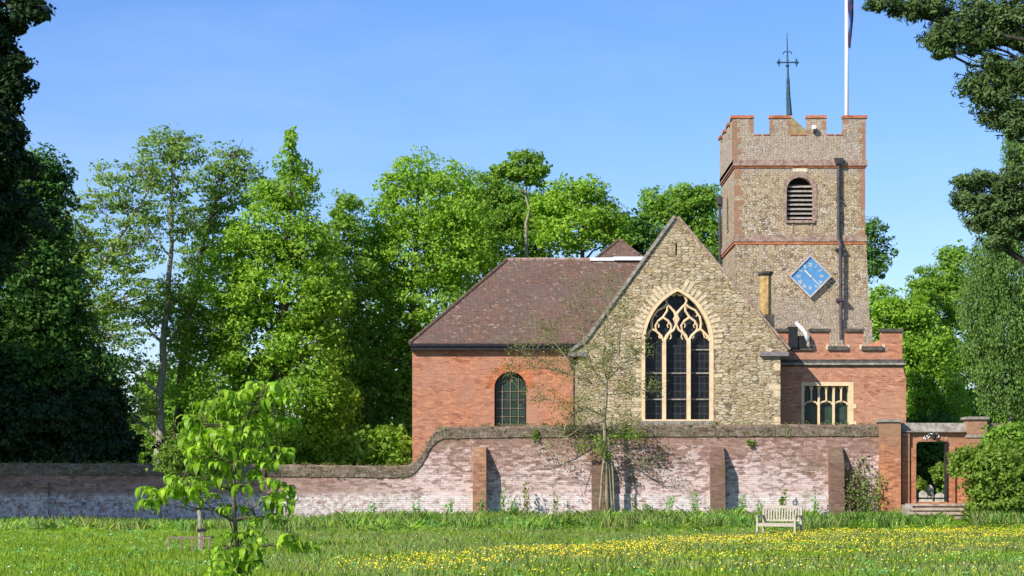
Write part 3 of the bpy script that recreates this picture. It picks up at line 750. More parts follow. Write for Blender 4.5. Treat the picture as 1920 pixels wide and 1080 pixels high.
# flag pole and flag
fp = P(1587.5, 215, 96.0)
pole = empty('flagpole', (fp.x, 96.0, zb2), 'white flagpole rising from the tower behind the right corner merlon', 'flagpole')
loc(MB().tube([(fp.x, 96, zb2), (fp.x, 96, Z(100,96)), (fp.x-.02, 96, Z(-60,96))], [.105,.085,.06], 12), pole).build('pole', M['white'], pole, smooth=True)
loc(MB().tube([(fp.x-.02, 96, Z(-60,96)), (fp.x-.02,96,Z(-63,96)), (fp.x-.02,96,Z(-68,96)), (fp.x-.02,96,Z(-70,96))], [.06,.14,.14,.02], 10), pole).build('finial', M['gold'], pole, smooth=True)
fl = MB()
n = 14
cols_ = []
for i in range(n+1):
    z = Z(-35 + 125*i/n, 96); wdt = .07 + .14*math.sin(PI*min(1, (i+3)/n*.85))
    cols_.append([(fp.x+.09+.05*math.sin(i*.9), 96-.04, z), (fp.x+.10+wdt*.5, 96-.10+.06*math.sin(i), z), (fp.x+.11+wdt, 96+.03*math.cos(i*1.3), z), (fp.x+.10+wdt*.45, 96+.1, z)])
vs = [p__ for r_ in cols_ for p__ in r_]; fs = []
for i in range(n):
    for j in range(4): fs.append((i*4+j, i*4+(j+1)%4, (i+1)*4+(j+1)%4, (i+1)*4+j))
fl.add(vs, fs)
fo = fl.build('flag', M['flag'], None, smooth=True); fo.data.materials.append(M['flag_red'])
for i, pg in enumerate(fo.data.polygons):
    if (i//4) % 7 == 5 and i % 2: pg.material_index = 1
tag(fo, 'dark navy and red flag hanging limp against the white pole', 'flag')
# flood light on merlon
fl_ = empty('floodlight', P(1525, 240, D0-.1), 'small white floodlight on the third merlon of the tower', 'floodlight')
loc(MB().box(tx(1521), tx(1528), D0-.32, D0-.12, tz(244), tz(237)), fl_).build('housing', M['white'], fl_, bevel=.02)
loc(MB().box(tx(1524), tx(1529), D0-.2, D0-.05, tz(250), tz(242)-.12), fl_).build('bracket', M['black'], fl_)
# clock
ck = empty('tower_clock', (tx(1518), D0-.12, tz(519)), 'diamond-shaped blue clock face with gilt numerals on the tower', 'clock')
hd = 40.5*YT/F
yk = -.10
MB().slab([(0,-hd),(hd,0),(0,hd),(-hd,0)], [[(0,hd-.10),(hd-.10,0),(0,-hd+.10),(-hd+.10,0)][::1]], (0,yk-.06,0), UX, NY, .2).build('frame', M['clock_frame'], ck)
MB().slab([(0,-hd+.09),(hd-.09,0),(0,hd-.09),(-hd+.09,0)], [], (0,yk-.005,0), UX, NY, .1).build('dial', M['clock_blue'], ck)
ROM = ['XII','I','II','III','IV','V','VI','VII','VIII','IX','X','XI']
mb = MB()
for h, rn in enumerate(ROM):
    t = R(30*h); ccx, ccz = .52*math.sin(t), .52*math.cos(t); ht = .085
    wd = {'I':.035,'V':.085,'X':.085}; tot = sum(wd[ch] for ch in rn); u = -tot/2
    def tp(a_, b_): return Vector((ccx + a_*math.cos(t) + b_*math.sin(t), yk-.012, ccz - a_*math.sin(t) + b_*math.cos(t)))
    for ch in rn:
        w_ = wd[ch]; m_ = u+w_/2; g_ = w_*.38
        if ch == 'I': segs = [((m_,-ht),(m_,ht))]
        elif ch == 'V': segs = [((m_-g_,ht),(m_,-ht)),((m_,-ht),(m_+g_,ht))]
        else: segs = [((m_-g_,ht),(m_+g_,-ht)),((m_-g_,-ht),(m_+g_,ht))]
        for a_, b_ in segs: mb.bar(tp(*a_), tp(*b_), .02, .008)
        u += w_
mb.build('numeral', M['gold'], ck)
def hand(name, ang, ln, back, w_, yo):
    d = Vector((math.sin(ang), 0, math.cos(ang))); o_ = Vector((0, yo, 0))
    m_ = MB().bar(o_-d*back, o_+d*ln, w_, .012)
    return m_.build(name, M['gold'], ck)
hand('hand', R(135), .62, .2, .035, yk-.035); hand('hand', R(316), .38, .1, .06, yk-.05)
MB().tube([(0,yk-.07,0),(0,yk-.02,0)], .05, 10).build('boss', M['gold'], ck)
# chimney at the chancel eaves
chn = P(1435, 620, 89.0); r_c = 12*89/F
cpart(MB().tube([(chn.x,89,Z(680,89)),(chn.x,89,Z(517,89))], r_c*.95, 8), 'chimney', 'terracotta')
cpart(MB().tube([(chn.x,89,Z(519,89)),(chn.x,89,Z(514,89)),(chn.x,89,Z(510,89))], [r_c*.9,r_c*1.25,r_c*1.25], 8).box(chn.x-.05, chn.x+.36, 88.75, 89.3, Z(680,89), Z(590,89)), 'chimney_cap', 'dark_stone')
# white cowl pipe on the vestry roof
cpart(MB().tube([(vx(1495),YV+.3,vz(604)),(vx(1498),YV+.05,vz(611)),(vx(1502),YV-.2,vz(616)),(vx(1508),YV-.28,vz(625)),(vx(1513),YV-.28,vz(642))], [.06,.075,.08,.08,.08], 10), 'cowl_pipe', 'white', smooth=True)
cpart(MB().box(vx(1478), vx(1495), YV-.16, 88.4, vz(652), vz(613)).box(vx(1495)+.001, vx(1512), YV-.1, 88.2, vz(652), vz(630)), 'crenel_shade_box', 'black')  # black boxes at the first crenel stand in for shade on the parapet

# ------------------------------------------------------------------ garden wall
YW = 78.0
def wx(px): return X(px, YW)
def wz(py): return Z(py, YW)
prof = [(-400,866),(300,869),(560,871),(735,873),(765,871),(778,864),(790,850),(800,832),(808,817),(818,806),(832,800),(1000,797),(1300,796),(1650,795)]
wall = empty('garden_wall', (wx(1100), YW, 0), 'long old brick wall with pale limewash, stepping up before the church', 'wall')
out = [(wx(a_), wz(b_)-.02) for a_, b_ in prof]
loc(MB().slab([(wx(-400),-.4),(wx(1650),-.4)] + out[::-1], [], (0,YW,0), UX, NY, .42), wall).build('brickwork', M['garden_brick'], wall)
cp = MB(); vs = []
fine = []
for i in range(len(prof)-1):
    a_, b_ = prof[i], prof[i+1]; k_ = max(1, int(abs(b_[0]-a_[0])/6))
    for j in range(k_): fine.append((a_[0]+(b_[0]-a_[0])*j/k_, a_[1]+(b_[1]-a_[1])*j/k_))
fine.append(prof[-1])
for a_, b_ in fine:
    jz = random.uniform(-.03, .03); hgt = .47 + random.uniform(-.012,.012)
    x_, z_ = wx(a_), wz(b_)
    # normal shift on the ramp
    vs += [(x_, YW-.02, z_-hgt), (x_, YW-.045, z_-hgt+.02), (x_, YW-.04, z_-.09+jz*.5), (x_, YW+.05, z_-.01+jz*.6), (x_, YW+.36, z_+jz*.6), (x_, YW+.44, z_-.1), (x_, YW+.47, z_-hgt)]
fs = []
for i in range(len(fine)-1):
    for j in range(7):
        j2 = (j+1) % 7; fs.append((i*7+j, (i+1)*7+j, (i+1)*7+j2, i*7+j2))
fs += [tuple(range(7)), tuple(range((len(fine)-1)*7, len(fine)*7))[::-1]]
cp.add(vs, fs); loc(cp, wall).build('coping', M['coping_brick'], wall)
# plinth
loc(MB().frustum((wx(805), wx(1646), YW-.07, YW+.1, -.4), (wx(805), wx(1646), YW-.05, YW+.1, wz(926))), wall).build('plinth', M['garden_brick'], wall)
loc(MB().box(wx(-400), wx(300), YW-.08, YW+.1, -.4, wz(917)), wall).build('plinth', M['garden_brick'], wall)
loc(MB().box(wx(40), wx(92), YW-.25, YW+.1, -.4, wz(905)), wall).build('pilaster', M['garden_brick'], wall)
for a_, b_ in ((887,912),(1109,1134),(1331,1357),(1553,1579)):
    m_ = MB().frustum((wx(a_), wx(b_), YW-.72, YW+.02, -.4), (wx(a_), wx(b_), YW-.50, YW+.02, wz(868)))
    m_.frustum((wx(a_), wx(b_), YW-.50, YW+.02, wz(868)+.001), (wx(a_)+.01, wx(b_)-.01, YW-.12, YW+.02, wz(838)))
    bo = loc(m_, wall).build('buttress', M['buttress_brick'] if a_ != 887 else M['buttress_orange'], wall)
    if a_ == 887: bo['label'] = 'orange brick buttress'

# ------------------------------------------------------------------ gateway and steps
gw = empty('gateway', (wx(1747), YW, 1.0), 'red brick gateway with square opening between capped piers', 'gateway')
gt_ = MB().slab([(wx(1684),-.2),(wx(1812),-.2),(wx(1812),wz(808)),(wx(1684),wz(808))], [[(wx(1718),wz(941)),(wx(1718),wz(833)),(wx(1722),wz(828)),(wx(1778),wz(828)),(wx(1778),wz(941))]], (0,YW,0), UX, NY, .42)
loc(gt_, gw).build('wall', M['gate_brick'], gw)
pl_ = loc(MB().box(wx(1648), wx(1685), YW-.45, YW+.5, -.3, wz(792)), gw).build('pier', M['gate_brick'], gw)
loc(MB().box(wx(1645), wx(1688), YW-.51, YW+.56, wz(792)+.001, wz(787)), gw).build('cap', M['stone_grey'], pl_)
pr_ = loc(MB().box(wx(1811), wx(1846), YW-.42, YW+.5, -.3, wz(787)), gw).build('pier', M['gate_brick'], gw)
loc(MB().box(wx(1807), wx(1850), YW-.5, YW+.56, wz(787)+.001, wz(782)).box(wx(1809), wx(1848), YW-.46, YW+.52, wz(821), wz(816)), gw).build('cap', M['stone_grey'], pr_)
loc(MB().frustum((wx(1689), wx(1811)-.002, YW-.16, YW+.48, wz(808)), (wx(1690), wx(1811)-.002, YW-.02, YW+.36, wz(793))).box(wx(1689), wx(1811)-.002, YW-.19, YW+.48, wz(810.5), wz(808)-.001), gw).build('coping', M['stone_grey'], gw)
# stepped brick reveals each side of the opening
loc(MB().box(wx(1690), wx(1704), YW-.14, YW+.02, wz(945), wz(812)).box(wx(1708), wx(1717), YW-.07, YW+.02, wz(945), wz(840)), gw).build('pilaster', M['gate_brick'], gw)
loc(MB().box(wx(1779), wx(1790), YW-.09, YW+.02, wz(945), wz(836)), gw).build('pilaster', M['gate_brick'], gw)
mb = MB()
for k in range(7):
    x_ = 1724 + k*7.6; mb.slab([(wx(x_),wz(828)),(wx(x_+6.4),wz(828)),(wx(x_+6.4+(k-3)*.7),wz(814)),(wx(x_+(k-3)*.7),wz(814))], [], (0,YW-.02,0), UX, NY, .1)
loc(mb, gw).build('flat_arch', M['gate_brick'], gw)
loc(MB().box(wx(1774), wx(1778)-.002, YW-.04, YW+.38, wz(941), wz(829)), gw).build('gate_edge', M['black'], gw)
loc(MB().box(wx(1718)+.002, wx(1774), YW+.36, YW+.40, wz(936), wz(933)), gw).build('gate_rail', M['black'], gw)
# iron lantern over the arch
lt = empty('lantern', P(1749, 818, YW-.25), 'small black iron lantern with white scrolled bracket over the gateway', 'lantern')
lp = Vector((wx(1749), YW-.25, wz(818)))
loc(MB().tube([lp+Vector((0,0,.12)), lp+Vector((0,0,.06)), lp+Vector((0,0,-.12)), lp+Vector((0,0,-.16))], [.02,.10,.07,.03], 6), lt).build('lantern_cage', M['black'], lt)
mb = MB()
for sg in (-1,1):
    mb.tube([lp+Vector((sg*.04,.1,.08)), lp+Vector((sg*.16,.15,.1)), lp+Vector((sg*.24,.2,.0)), lp+Vector((sg*.16,.2,-.06)), lp+Vector((sg*.12,.2,.0))], .022, 5)
mb.tube([lp+Vector((-.3,.22,.02)), lp+Vector((-.36,.22,-.08)), lp+Vector((-.26,.22,-.1))], .03, 5)
mb.tube([lp+Vector((0,0,.1)), lp+Vector((0,.25,.12))], .02, 5)
loc(mb, lt).build('bracket', M['white'], lt)
st = empty('stone_steps', (wx(1755), 76.5, .4), 'low flight of worn stone steps below the gateway', 'steps')
zt = wz(944); z0 = wz(983)
nst = 5; rise_ = (zt-z0)/nst
for k in range(nst):
    yf = YW-.45-k*.42; zz_ = zt - k*rise_
    o_ = loc(MB().box(wx(1694-k*1.5), wx(1812+k*3), yf-.42, (YW-.02 if k == 0 else yf+.02), zz_-rise_*.62, zz_).box(wx(1696-k*1.5), wx(1810+k*3), yf-.36, yf, -.3, zz_-rise_*.62-.002), st).build('step', M['sandstone_step'], st, bevel=.015)
for (a_, b_) in ((1686,1700),(1806,1820)):
    loc(MB().frustum((wx(a_), wx(b_), YW-1.9, YW-.46, -.3), (wx(a_), wx(b_), YW-1.1, YW-.46, wz(946))), st).build('cheek_wall', M['stone_grey'], st)
# right hand stretch of wall behind the bush
w2 = empty('garden_wall', (wx(2000), YW+.5, 0), 'brick wall running right from the gateway behind the big bush', 'wall')
loc(MB().box(wx(1846), wx(2250), YW+.3, YW+.7, -.3, wz(806)), w2).build('brickwork', M['garden_brick'], w2)
loc(MB().frustum((wx(1846), wx(2250), YW+.24, YW+.76, wz(806)), (wx(1846), wx(2250), YW+.4, YW+.6, wz(793))), w2).build('coping', M['coping_brick'], w2)

# path and headstones seen through the gateway
pth = np_mesh('path', np.array([[wx(1715),YW-.3,zt+.004],[wx(1781),YW-.3,zt+.004],[wx(1781)+3.5,112,zt+.004],[wx(1715)+3.5,112,zt+.004]]), 4, M['sandstone_step']); tag(pth, kind='structure')
for px, py, wd_, h_, Y_, lb in ((1731,926,.30,.50,83.4,'pale headstone at the left seen through the gateway'), (1745,928,.27,.74,84.6,'tallest pale headstone seen through the gateway'), (1762,926,.36,.42,83,'low wide headstone at the right seen through the gateway')):
    x_ = X(px, Y_)
    o_ = MB().slab([(-wd_/2,0),(wd_/2,0),(wd_/2,h_*.75),(wd_*.3,h_*.93),(0,h_),(-wd_*.3,h_*.93),(-wd_/2,h_*.75)], [], (0,0,0), UX, NY, .12).build('headstone', M['headstone'])
    o_.location = (x_, Y_, 1.0); o_.rotation_euler = (random.uniform(-.05,.05), random.uniform(-.05,.05), random.uniform(-.2,.2))
    tag(o_, lb, 'headstone', 'headstones beyond the gateway')

# ------------------------------------------------------------------ bench
bp = P(1461, 1003, 70.0); bz = float(gh(bp.x, 70.0))
bench = empty('garden_bench', (bp.x, 70.0, bz), 'weathered pale wooden bench with slatted back in front of the wall', 'bench', rz=-R(30))
BW = 1.36
for sx in (-1, 1):
    MB().box(sx*BW/2-.035, sx*BW/2+.035, -.30, -.23, -.05, .66).build('leg', M['teak'], bench)
    MB().add([(sx*BW/2-.035,.20,-.05),(sx*BW/2+.035,.20,-.05),(sx*BW/2+.035,.27,-.05),(sx*BW/2-.035,.27,-.05),(sx*BW/2-.035,.28,1.0),(sx*BW/2+.035,.28,1.0),(sx*BW/2+.035,.34,1.0),(sx*BW/2-.035,.34,1.0)], [(0,3,2,1),(4,5,6,7),(0,1,5,4),(1,2,6,5),(2,3,7,6),(3,0,4,7)]).build('leg', M['teak'], bench)
    MB().box(sx*BW/2-.045, sx*BW/2+.045, -.33, .25, .662, .70).build('armrest', M['teak'], bench)
    MB().box(sx*BW/2-.02, sx*BW/2+.02, -.23, .22, .33, .40).build('side_rail', M['teak'], bench)
mb = MB()
for k in range(5): mb.box(-BW/2+.04, BW/2-.04, -.31+k*.105, -.31+k*.105+.085, .42-k*.006, .445-k*.006)
mb.box(-BW/2+.036, BW/2-.036, -.305, -.27, .33, .418)
mb.build('seat', M['teak'], bench)
mb = MB(); mb.box(-BW/2+.036, BW/2-.036, .265, .305, .93, 1.03); mb.box(-BW/2+.036, BW/2-.036, .23, .27, .5, .56)
for k in range(13):
    x_ = -BW/2+.09+k*(BW-.18)/12
    mb.add([(x_-.025,.24,.56),(x_+.025,.24,.56),(x_+.025,.26,.56),(x_-.025,.26,.56),(x_-.025,.275,.93),(x_+.025,.275,.93),(x_+.025,.295,.93),(x_-.025,.295,.93)], [(0,3,2,1),(4,5,6,7),(0,1,5,4),(1,2,6,5),(2,3,7,6),(3,0,4,7)])
mb.build('backrest', M['teak'], bench)

# ------------------------------------------------------------------ foliage tools
def unit(a): return a/np.maximum(1e-9, np.linalg.norm(a, axis=1, keepdims=True))
def leaf_quads(c, nrm, size, aspect=.55, hang=None):
    """kite shaped leaves at c with normals nrm"""
    n = len(c)
    t = unit(np.cross(nrm, rng.normal(size=(n,3)))) if hang is None else unit(hang)
    b = unit(np.cross(nrm, t))
    L_ = (size*rng.uniform(.6, 1.3, n))[:, None]; W_ = L_*aspect*rng.uniform(.7, 1.3, (n,1))
    fold = nrm*L_*.12
    v = np.stack([c - t*L_*.5, c + b*W_*.5 - t*L_*.02 - fold, c + t*L_*.5, c - b*W_*.5 - t*L_*.02 - fold], 1)
    return v.reshape(-1, 3)
def crown_verts(blobs, Y, leaf, dens=1.0, clump=.7, per=46, flat=.6, shell=.55, depth=1.0, up=.6, strand=False, aspect=.6, wisp=.45):
    out = []
    s = Y/F
    for bl in blobs:
        cx_, cy_, rx, ry = bl[:4]; dy = bl[4] if len(bl) > 4 else 0.0
        Yb = Y + dy; cen = np.array(P(cx_, cy_, Yb)); rr = np.array([rx*s, max((rx+ry)/2*s*depth, .4), ry*s])
        area = 4*PI*((rr[0]*rr[1])**1.6/3 + (rr[0]*rr[2])**1.6/3 + (rr[1]*rr[2])**1.6/3)**(1/1.6)
        nc = max(3, int(area/(clump*clump)*1.3*dens))
        d = unit(rng.normal(size=(nc,3))); rad = shell + (1.02-shell)*rng.random((nc,1))**.6
        rad *= 1 + .10*np.sin(d[:, :1]*5+cx_) * np.cos(d[:, 2:]*6+cy_)
        cc = cen + d*rad*rr
        csz = clump*rng.uniform(.55, 1.3, nc)*min(1.0, .35+.65*min(rr)/clump/1.2)
        m = rng.poisson(per*(1.75 if .19 < leaf < .21 else 1.25), nc)
        if wisp and not strand:
            nw = int(nc*wisp); dw = unit(rng.normal(size=(nw,3)) + [0,0,.5])
            cc = np.concatenate([cc, cen + dw*rr*rng.uniform(.98, 1.0+.9/(1+min(rr)), (nw,1))]); d = np.concatenate([d, dw])
            csz = np.concatenate([csz, clump*rng.uniform(.2, .55, nw)]); m = np.concatenate([m, rng.poisson(per*.28, nw)]); nc += nw
        idx = np.repeat(np.arange(nc), m)
        k = len(idx)
        off = rng.normal(size=(k,3)); off = off/np.maximum(1, np.linalg.norm(off, axis=1, keepdims=True)/1.5)*.55
        sc3 = np.array([1,1,flat]) if not strand else np.array([.75,.75,1.35])
        o3 = off*csz[idx][:, None]*sc3
        c = cc[idx] + o3
        nr = unit(rng.normal(size=(k,3))*.7 + d[idx]*.65 + off*.4 + np.array([0,0,up]))
        if strand:
            hang = np.stack([rng.normal(size=k)*.25, rng.normal(size=k)*.25, -np.ones(k)], 1)
            nr = unit(np.cross(hang, rng.normal(size=(k,3))))
            out.append(leaf_quads(c, nr, leaf, aspect, hang))
        else: out.append(leaf_quads(c, nr, leaf, aspect))
    return np.concatenate(out)
def limb_pts(a, b, n=5, wob=.12, sag=0.0):
    a = Vector(a); b = Vector(b); L_ = (b-a).length
    pts = []
    for i in range(n+1):
        t = i/n; p = a.lerp(b, t)
        if 0 < i < n: p += Vector((random.gauss(0,wob), random.gauss(0,wob), random.gauss(0,wob)*.5))*L_*.12
        p.z += sag*L_*math.sin(PI*t); pts.append(p)
    return pts
def tree(name, label, cat, Y, blobs, trunk, mat, leaf=.3, bark='bark', r0=.35, group=None, limbs=True, base_z=1.0, twigs=False, **kw):
    """trunk: list of (px,py) from foot to top"""
    foot = P(trunk[0][0], trunk[0][1], Y); foot.z = base_z
    root = empty(name, foot, label, cat, group)
    mb = MB()
    tp = [foot - Vector((0,0,.3))] + [P(a_, b_, Y) for a_, b_ in trunk[1:]]
    # subdivide the trunk
    pts = []
    for i in range(len(tp)-1):
        for j in range(4): pts.append(tp[i].lerp(tp[i+1], j/4) + Vector((random.gauss(0,.05), random.gauss(0,.05), 0)))
    pts.append(tp[-1]); n_ = len(pts)
    rad = [r0*(1-.88*(i/(n_-1))**.8) for i in range(n_)]; rad[0] *= 1.35
    mb.tube(pts, rad, 8)
    if limbs:
        for bl in blobs:
            t_ = P(bl[0], bl[1], Y + (bl[4] if len(bl) > 4 else 0))
            best = min(range(n_), key=lambda i: (pts[i]-t_).length + (3 if pts[i].z > t_.z else 0) + max(0, 1.2-(t_.z-pts[i].z))*.8)
            rb = min(rad[best]*.6, r0*.4)
            lp_ = limb_pts(pts[best], t_, 5, .35)
            mb.tube(lp_, [rb*(1-.8*i/5) for i in range(6)], 5)
            for q_ in range(3):
                e = t_ + Vector((random.uniform(-1,1)*bl[2], random.uniform(-1,1)*bl[2], random.uniform(-.3,1)*bl[3]))*(Y/F)*.85
                tw = limb_pts(lp_[random.choice((2,3,4))], e, 3, .4)
                mb.tube(tw, [rb*.35, rb*.25, rb*.16, rb*.07], 4)
                if twigs:
                    for _ in range(4):
                        e2 = random.choice(tw) + Vector((random.uniform(-1,1), random.uniform(-1,1), random.uniform(-.2,1.1)))*.5
                        mb.tube([random.choice(tw[1:]), e2], [.022, .010], 3)
    loc(mb, root).build('trunk', M[bark], root, smooth=True, fix=False)
    v = crown_verts(blobs, Y, leaf, **kw) - np.array(root.location)
    np_mesh('crown', v, 4, M[mat], root)
    return root

TG = 'trees behind the garden wall'
tree('broadleaf_tree', 'tall dark tree standing left of the view, casting the shade on the low wall', 'tree', 62,
     [(-1110,-310,270,265),(-1480,-330,280,275),(-1860,-300,280,265),(-1300,-420,200,160)],
     [(-1480,1000),(-1480,500),(-1480,-300)], 'lf_dark', .34, 'bark_dark', .6, base_z=0, dens=1.2, clump=.9, per=40)
tree('broadleaf_tree', 'huge dark tree whose hanging foliage enters at the top left', 'tree', 72,
     [(-190,60,170,120),(-160,240,160,130),(-120,400,190,110,1),(-60,430,90,80,2),(-200,520,200,80),(-8,60,22,60),(30,145,32,42),(12,120,24,30),(4,235,32,55),(-40,300,75,60),(20,310,40,30),(52,8,34,26),(30,40,16,16)],
     [(-260,950),(-250,700),(-220,400),(-190,100),(-180,-100)], 'lf_dark', .19, 'bark_dark', .6, base_z=0, dens=1.15, clump=.62, per=80)
tree('broadleaf_tree', 'dark rounded tree with a paler top at the left edge behind the wall', 'tree', 84,
     [(70,340,52,48),(55,430,72,90),(20,400,60,60),(20,540,110,110),(80,600,80,110),(120,700,85,90),(40,720,120,120),(185,800,45,60),(130,800,90,70)],
     [(60,950),(60,700),(65,400)], 'lf_dark2', .2, 'bark_dark', .4, TG, dens=1.3, clump=.8, per=50)
tree('yew_tree', 'low blackish yew spreading over the left end of the wall', 'tree', 82,
     [(60,800,130,70),(170,790,65,75,.5),(200,840,50,35),(-60,760,120,100),(120,855,130,35)],
     [(80,950),(90,800)], 'lf_dark', .22, 'bark_dark', .35, TG, dens=1.4, clump=.6, per=55)
tree('ash_tree', 'thin airy tree with trunk leaning right beside the dark left trees', 'tree', 92,
     [(150,430,55,40),(215,350,38,42),(120,480,50,45),(190,500,70,35),(250,470,50,40),(245,555,60,30),(165,590,60,35),(225,630,50,25),(95,430,35,40),(165,375,28,18),(250,400,45,35),(270,330,30,25),(110,520,50,40,3),(200,470,50,30,3),(180,590,60,40,4),(130,600,50,40,2),(280,560,45,40,5),(195,700,30,25,2),(150,650,40,30)],
     [(80,950),(115,660),(150,570),(205,480),(245,410),(300,320)], 'lf_airy', .17, 'bark_pale', .24, TG, twigs=True, dens=.72, clump=.6, per=22, flat=.35, wisp=.9)
tree('ash_tree', 'tallest tree with long bare pale trunk and thin rounded top', 'tree', 95,
     [(300,285,42,34),(345,290,38,36),(318,262,30,20),(280,330,40,30),(335,345,42,30),(310,400,45,25),(275,430,30,25),(260,600,40,30),(240,690,40,40),(330,560,35,40),(250,760,45,40),(350,620,40,40),(350,430,30,30),(225,770,30,50)],
     [(292,950),(298,780),(308,600),(320,480),(322,380),(321,270)], 'lf_airy', .17, 'bark_pale', .27, TG, twigs=True, dens=.6, clump=.56, per=22, flat=.4, wisp=1.0)
tree('ash_tree', 'airy tree with slanting dark branch right of the tallest trunk', 'tree', 98,
     [(430,300,38,30),(465,330,30,26),(400,340,40,30),(440,370,50,30),(385,410,40,35),(410,440,45,40),(370,500,35,45),(350,580,35,40),(340,690,40,60),(300,820,50,40)],
     [(325,950),(340,700),(360,560),(385,440),(425,310)], 'lf_airy', .18, 'bark', .3, TG, twigs=True, dens=.7, clump=.58, per=25, flat=.4, wisp=.9)
tree('lime_tree', 'bright green tree with narrow pointed top left of the chapel', 'tree', 96,
     [(548,262,5,26),(549,285,10,18),(547,310,22,30),(540,360,42,34),(590,340,18,16),(500,380,35,35),(520,430,75,45),(470,480,80,45),(570,470,65,50),(420,560,85,55),(520,560,100,60),(600,560,45,60),(390,640,60,45),(480,650,100,65),(580,660,60,60),(420,740,90,60),(530,750,90,70),(610,760,50,60),(460,830,120,50),(570,840,80,45)],
     [(520,950),(525,700),(540,450),(548,280)], 'lf_bright', .195, 'bark', .4, TG, dens=.95, clump=.85, per=46)
tree('alder_tree', 'narrow mid green tree filling the gap left of the big green tree', 'tree', 104,
     [(645,385,22,24),(640,440,40,40),(660,520,45,60),(630,600,45,60),(655,700,50,60),(640,800,60,60)],
     [(640,950),(642,700),(645,400)], 'lf_mid', .20, 'bark', .3, TG, dens=1.0, clump=.7, per=40)
tree('maple_tree', 'broad dense green tree rising behind the chapel roof left of its ridge', 'tree', 106,
     [(785,325,42,34),(745,350,34,28),(835,345,45,34),(725,410,42,45),(790,400,70,50),(860,400,60,45),(700,480,45,45),(770,490,90,60),(860,480,70,50),(700,570,60,60),(790,580,90,70),(680,660,55,60),(740,680,70,70),(690,760,55,60),(750,790,70,70),(700,840,80,40)],
     [(770,950),(775,600),(785,340)], 'lf_bright', .195, 'bark', .45, TG, dens=.95, clump=.9, per=46)
tree('maple_tree', 'dense green tree behind the middle of the chapel ridge', 'tree', 112,
     [(905,352,45,28),(880,410,55,45),(950,378,50,32),(1010,395,45,32),(950,400,60,45),(930,460,80,45),(1000,440,55,50),(880,520,60,50)],
     [(930,950),(930,600),(925,380)], 'lf_mid', .195, 'bark', .4, TG, dens=1.0, clump=.85, per=46)
tree('pine_tree', 'rounded pine crown with a bit of bare stem showing above the green trees', 'tree', 108,
     [(985,305,30,17),(955,318,26,12),(1008,322,18,16),(970,325,40,12),(935,322,14,8),(1000,340,16,8)],
     [(987,950),(988,420),(987,310)], 'lf_mid', .2, 'bark_pale', .17, TG, dens=1.0, clump=.5, per=26)
tree('maple_tree', 'rounded green tree left of the little pyramid roof', 'tree', 108,
     [(1100,358,30,24),(1062,375,38,32),(1030,372,30,25),(1125,400,40,30),(1080,430,65,45),(1030,400,35,30),(1145,440,35,30)],
     [(1090,950),(1090,600),(1095,380)], 'lf_bright', .195, 'bark', .4, TG, dens=1.0, clump=.8, per=46)
tree('conifer_tree', 'small dark tree directly behind the pyramid roof', 'tree', 114,
     [(1183,418,22,18),(1175,445,35,25),(1200,450,30,30)], [(1185,950),(1184,430)], 'lf_dark2', .24, 'bark', .3, TG, dens=1.2, clump=.6, per=40)
tree('oak_tree', 'green tree between the stone gable and the tower', 'tree', 118,
     [(1225,375,30,18),(1285,362,38,16),(1255,392,50,26),(1240,430,50,32),(1310,400,45,35),(1330,380,25,28),(1325,450,45,45),(1330,510,40,40)],
     [(1290,950),(1290,500),(1285,370)], 'lf_mid', .20, 'bark', .35, TG, dens=.95, clump=.75, per=42)
tree('oak_tree', 'dark thin tree peeping out right behind the tower', 'tree', 114,
     [(1640,432,24,18),(1655,470,24,20),(1632,500,22,24),(1650,508,16,14),(1622,460,22,30)], [(1600,950),(1605,600),(1635,440)], 'lf_blue', .19, 'bark', .25, TG, dens=.9, clump=.6, per=34)
tree('lime_tree', 'bright yellow-green tree right of the vestry', 'tree', 113,
     [(1655,565,42,28),(1640,610,40,40),(1700,600,45,40),(1735,590,30,30),(1690,670,55,50),(1745,660,45,50),(1700,740,60,50),(1760,740,50,55),(1720,780,80,30)],
     [(1710,950),(1705,750),(1700,580)], 'lf_bright', .195, 'bark', .35, TG, dens=1.0, clump=.8, per=46)
tree('oak_tree', 'mid green tree with knobbly top between lime and weeping birch', 'tree', 119,
     [(1732,522,24,20),(1790,478,28,20),(1775,515,35,35),(1745,560,35,35),(1800,560,40,45),(1790,640,50,50),(1810,720,45,60)],
     [(1785,950),(1785,700),(1785,490)], 'lf_mid', .195, 'bark', .35, TG, dens=1.0, clump=.75, per=42)
tree('weeping_birch', 'pale weeping birch with hanging branches at the right edge', 'tree', 92,
     [(1880,460,45,30),(1925,430,50,40),(1850,510,40,40),(1905,520,60,50),(1835,580,32,55),(1885,620,50,70),(1940,620,50,80),(1840,670,30,50),(1875,710,40,55),(1920,730,50,50),(1950,300,60,60),(1900,275,14,25)],
     [(1900,950),(1895,700),(1885,520),(1880,440)], 'lf_birch', .125, 'bark_pale', .16, TG, dens=1.15, clump=.62, per=70, strand=True)
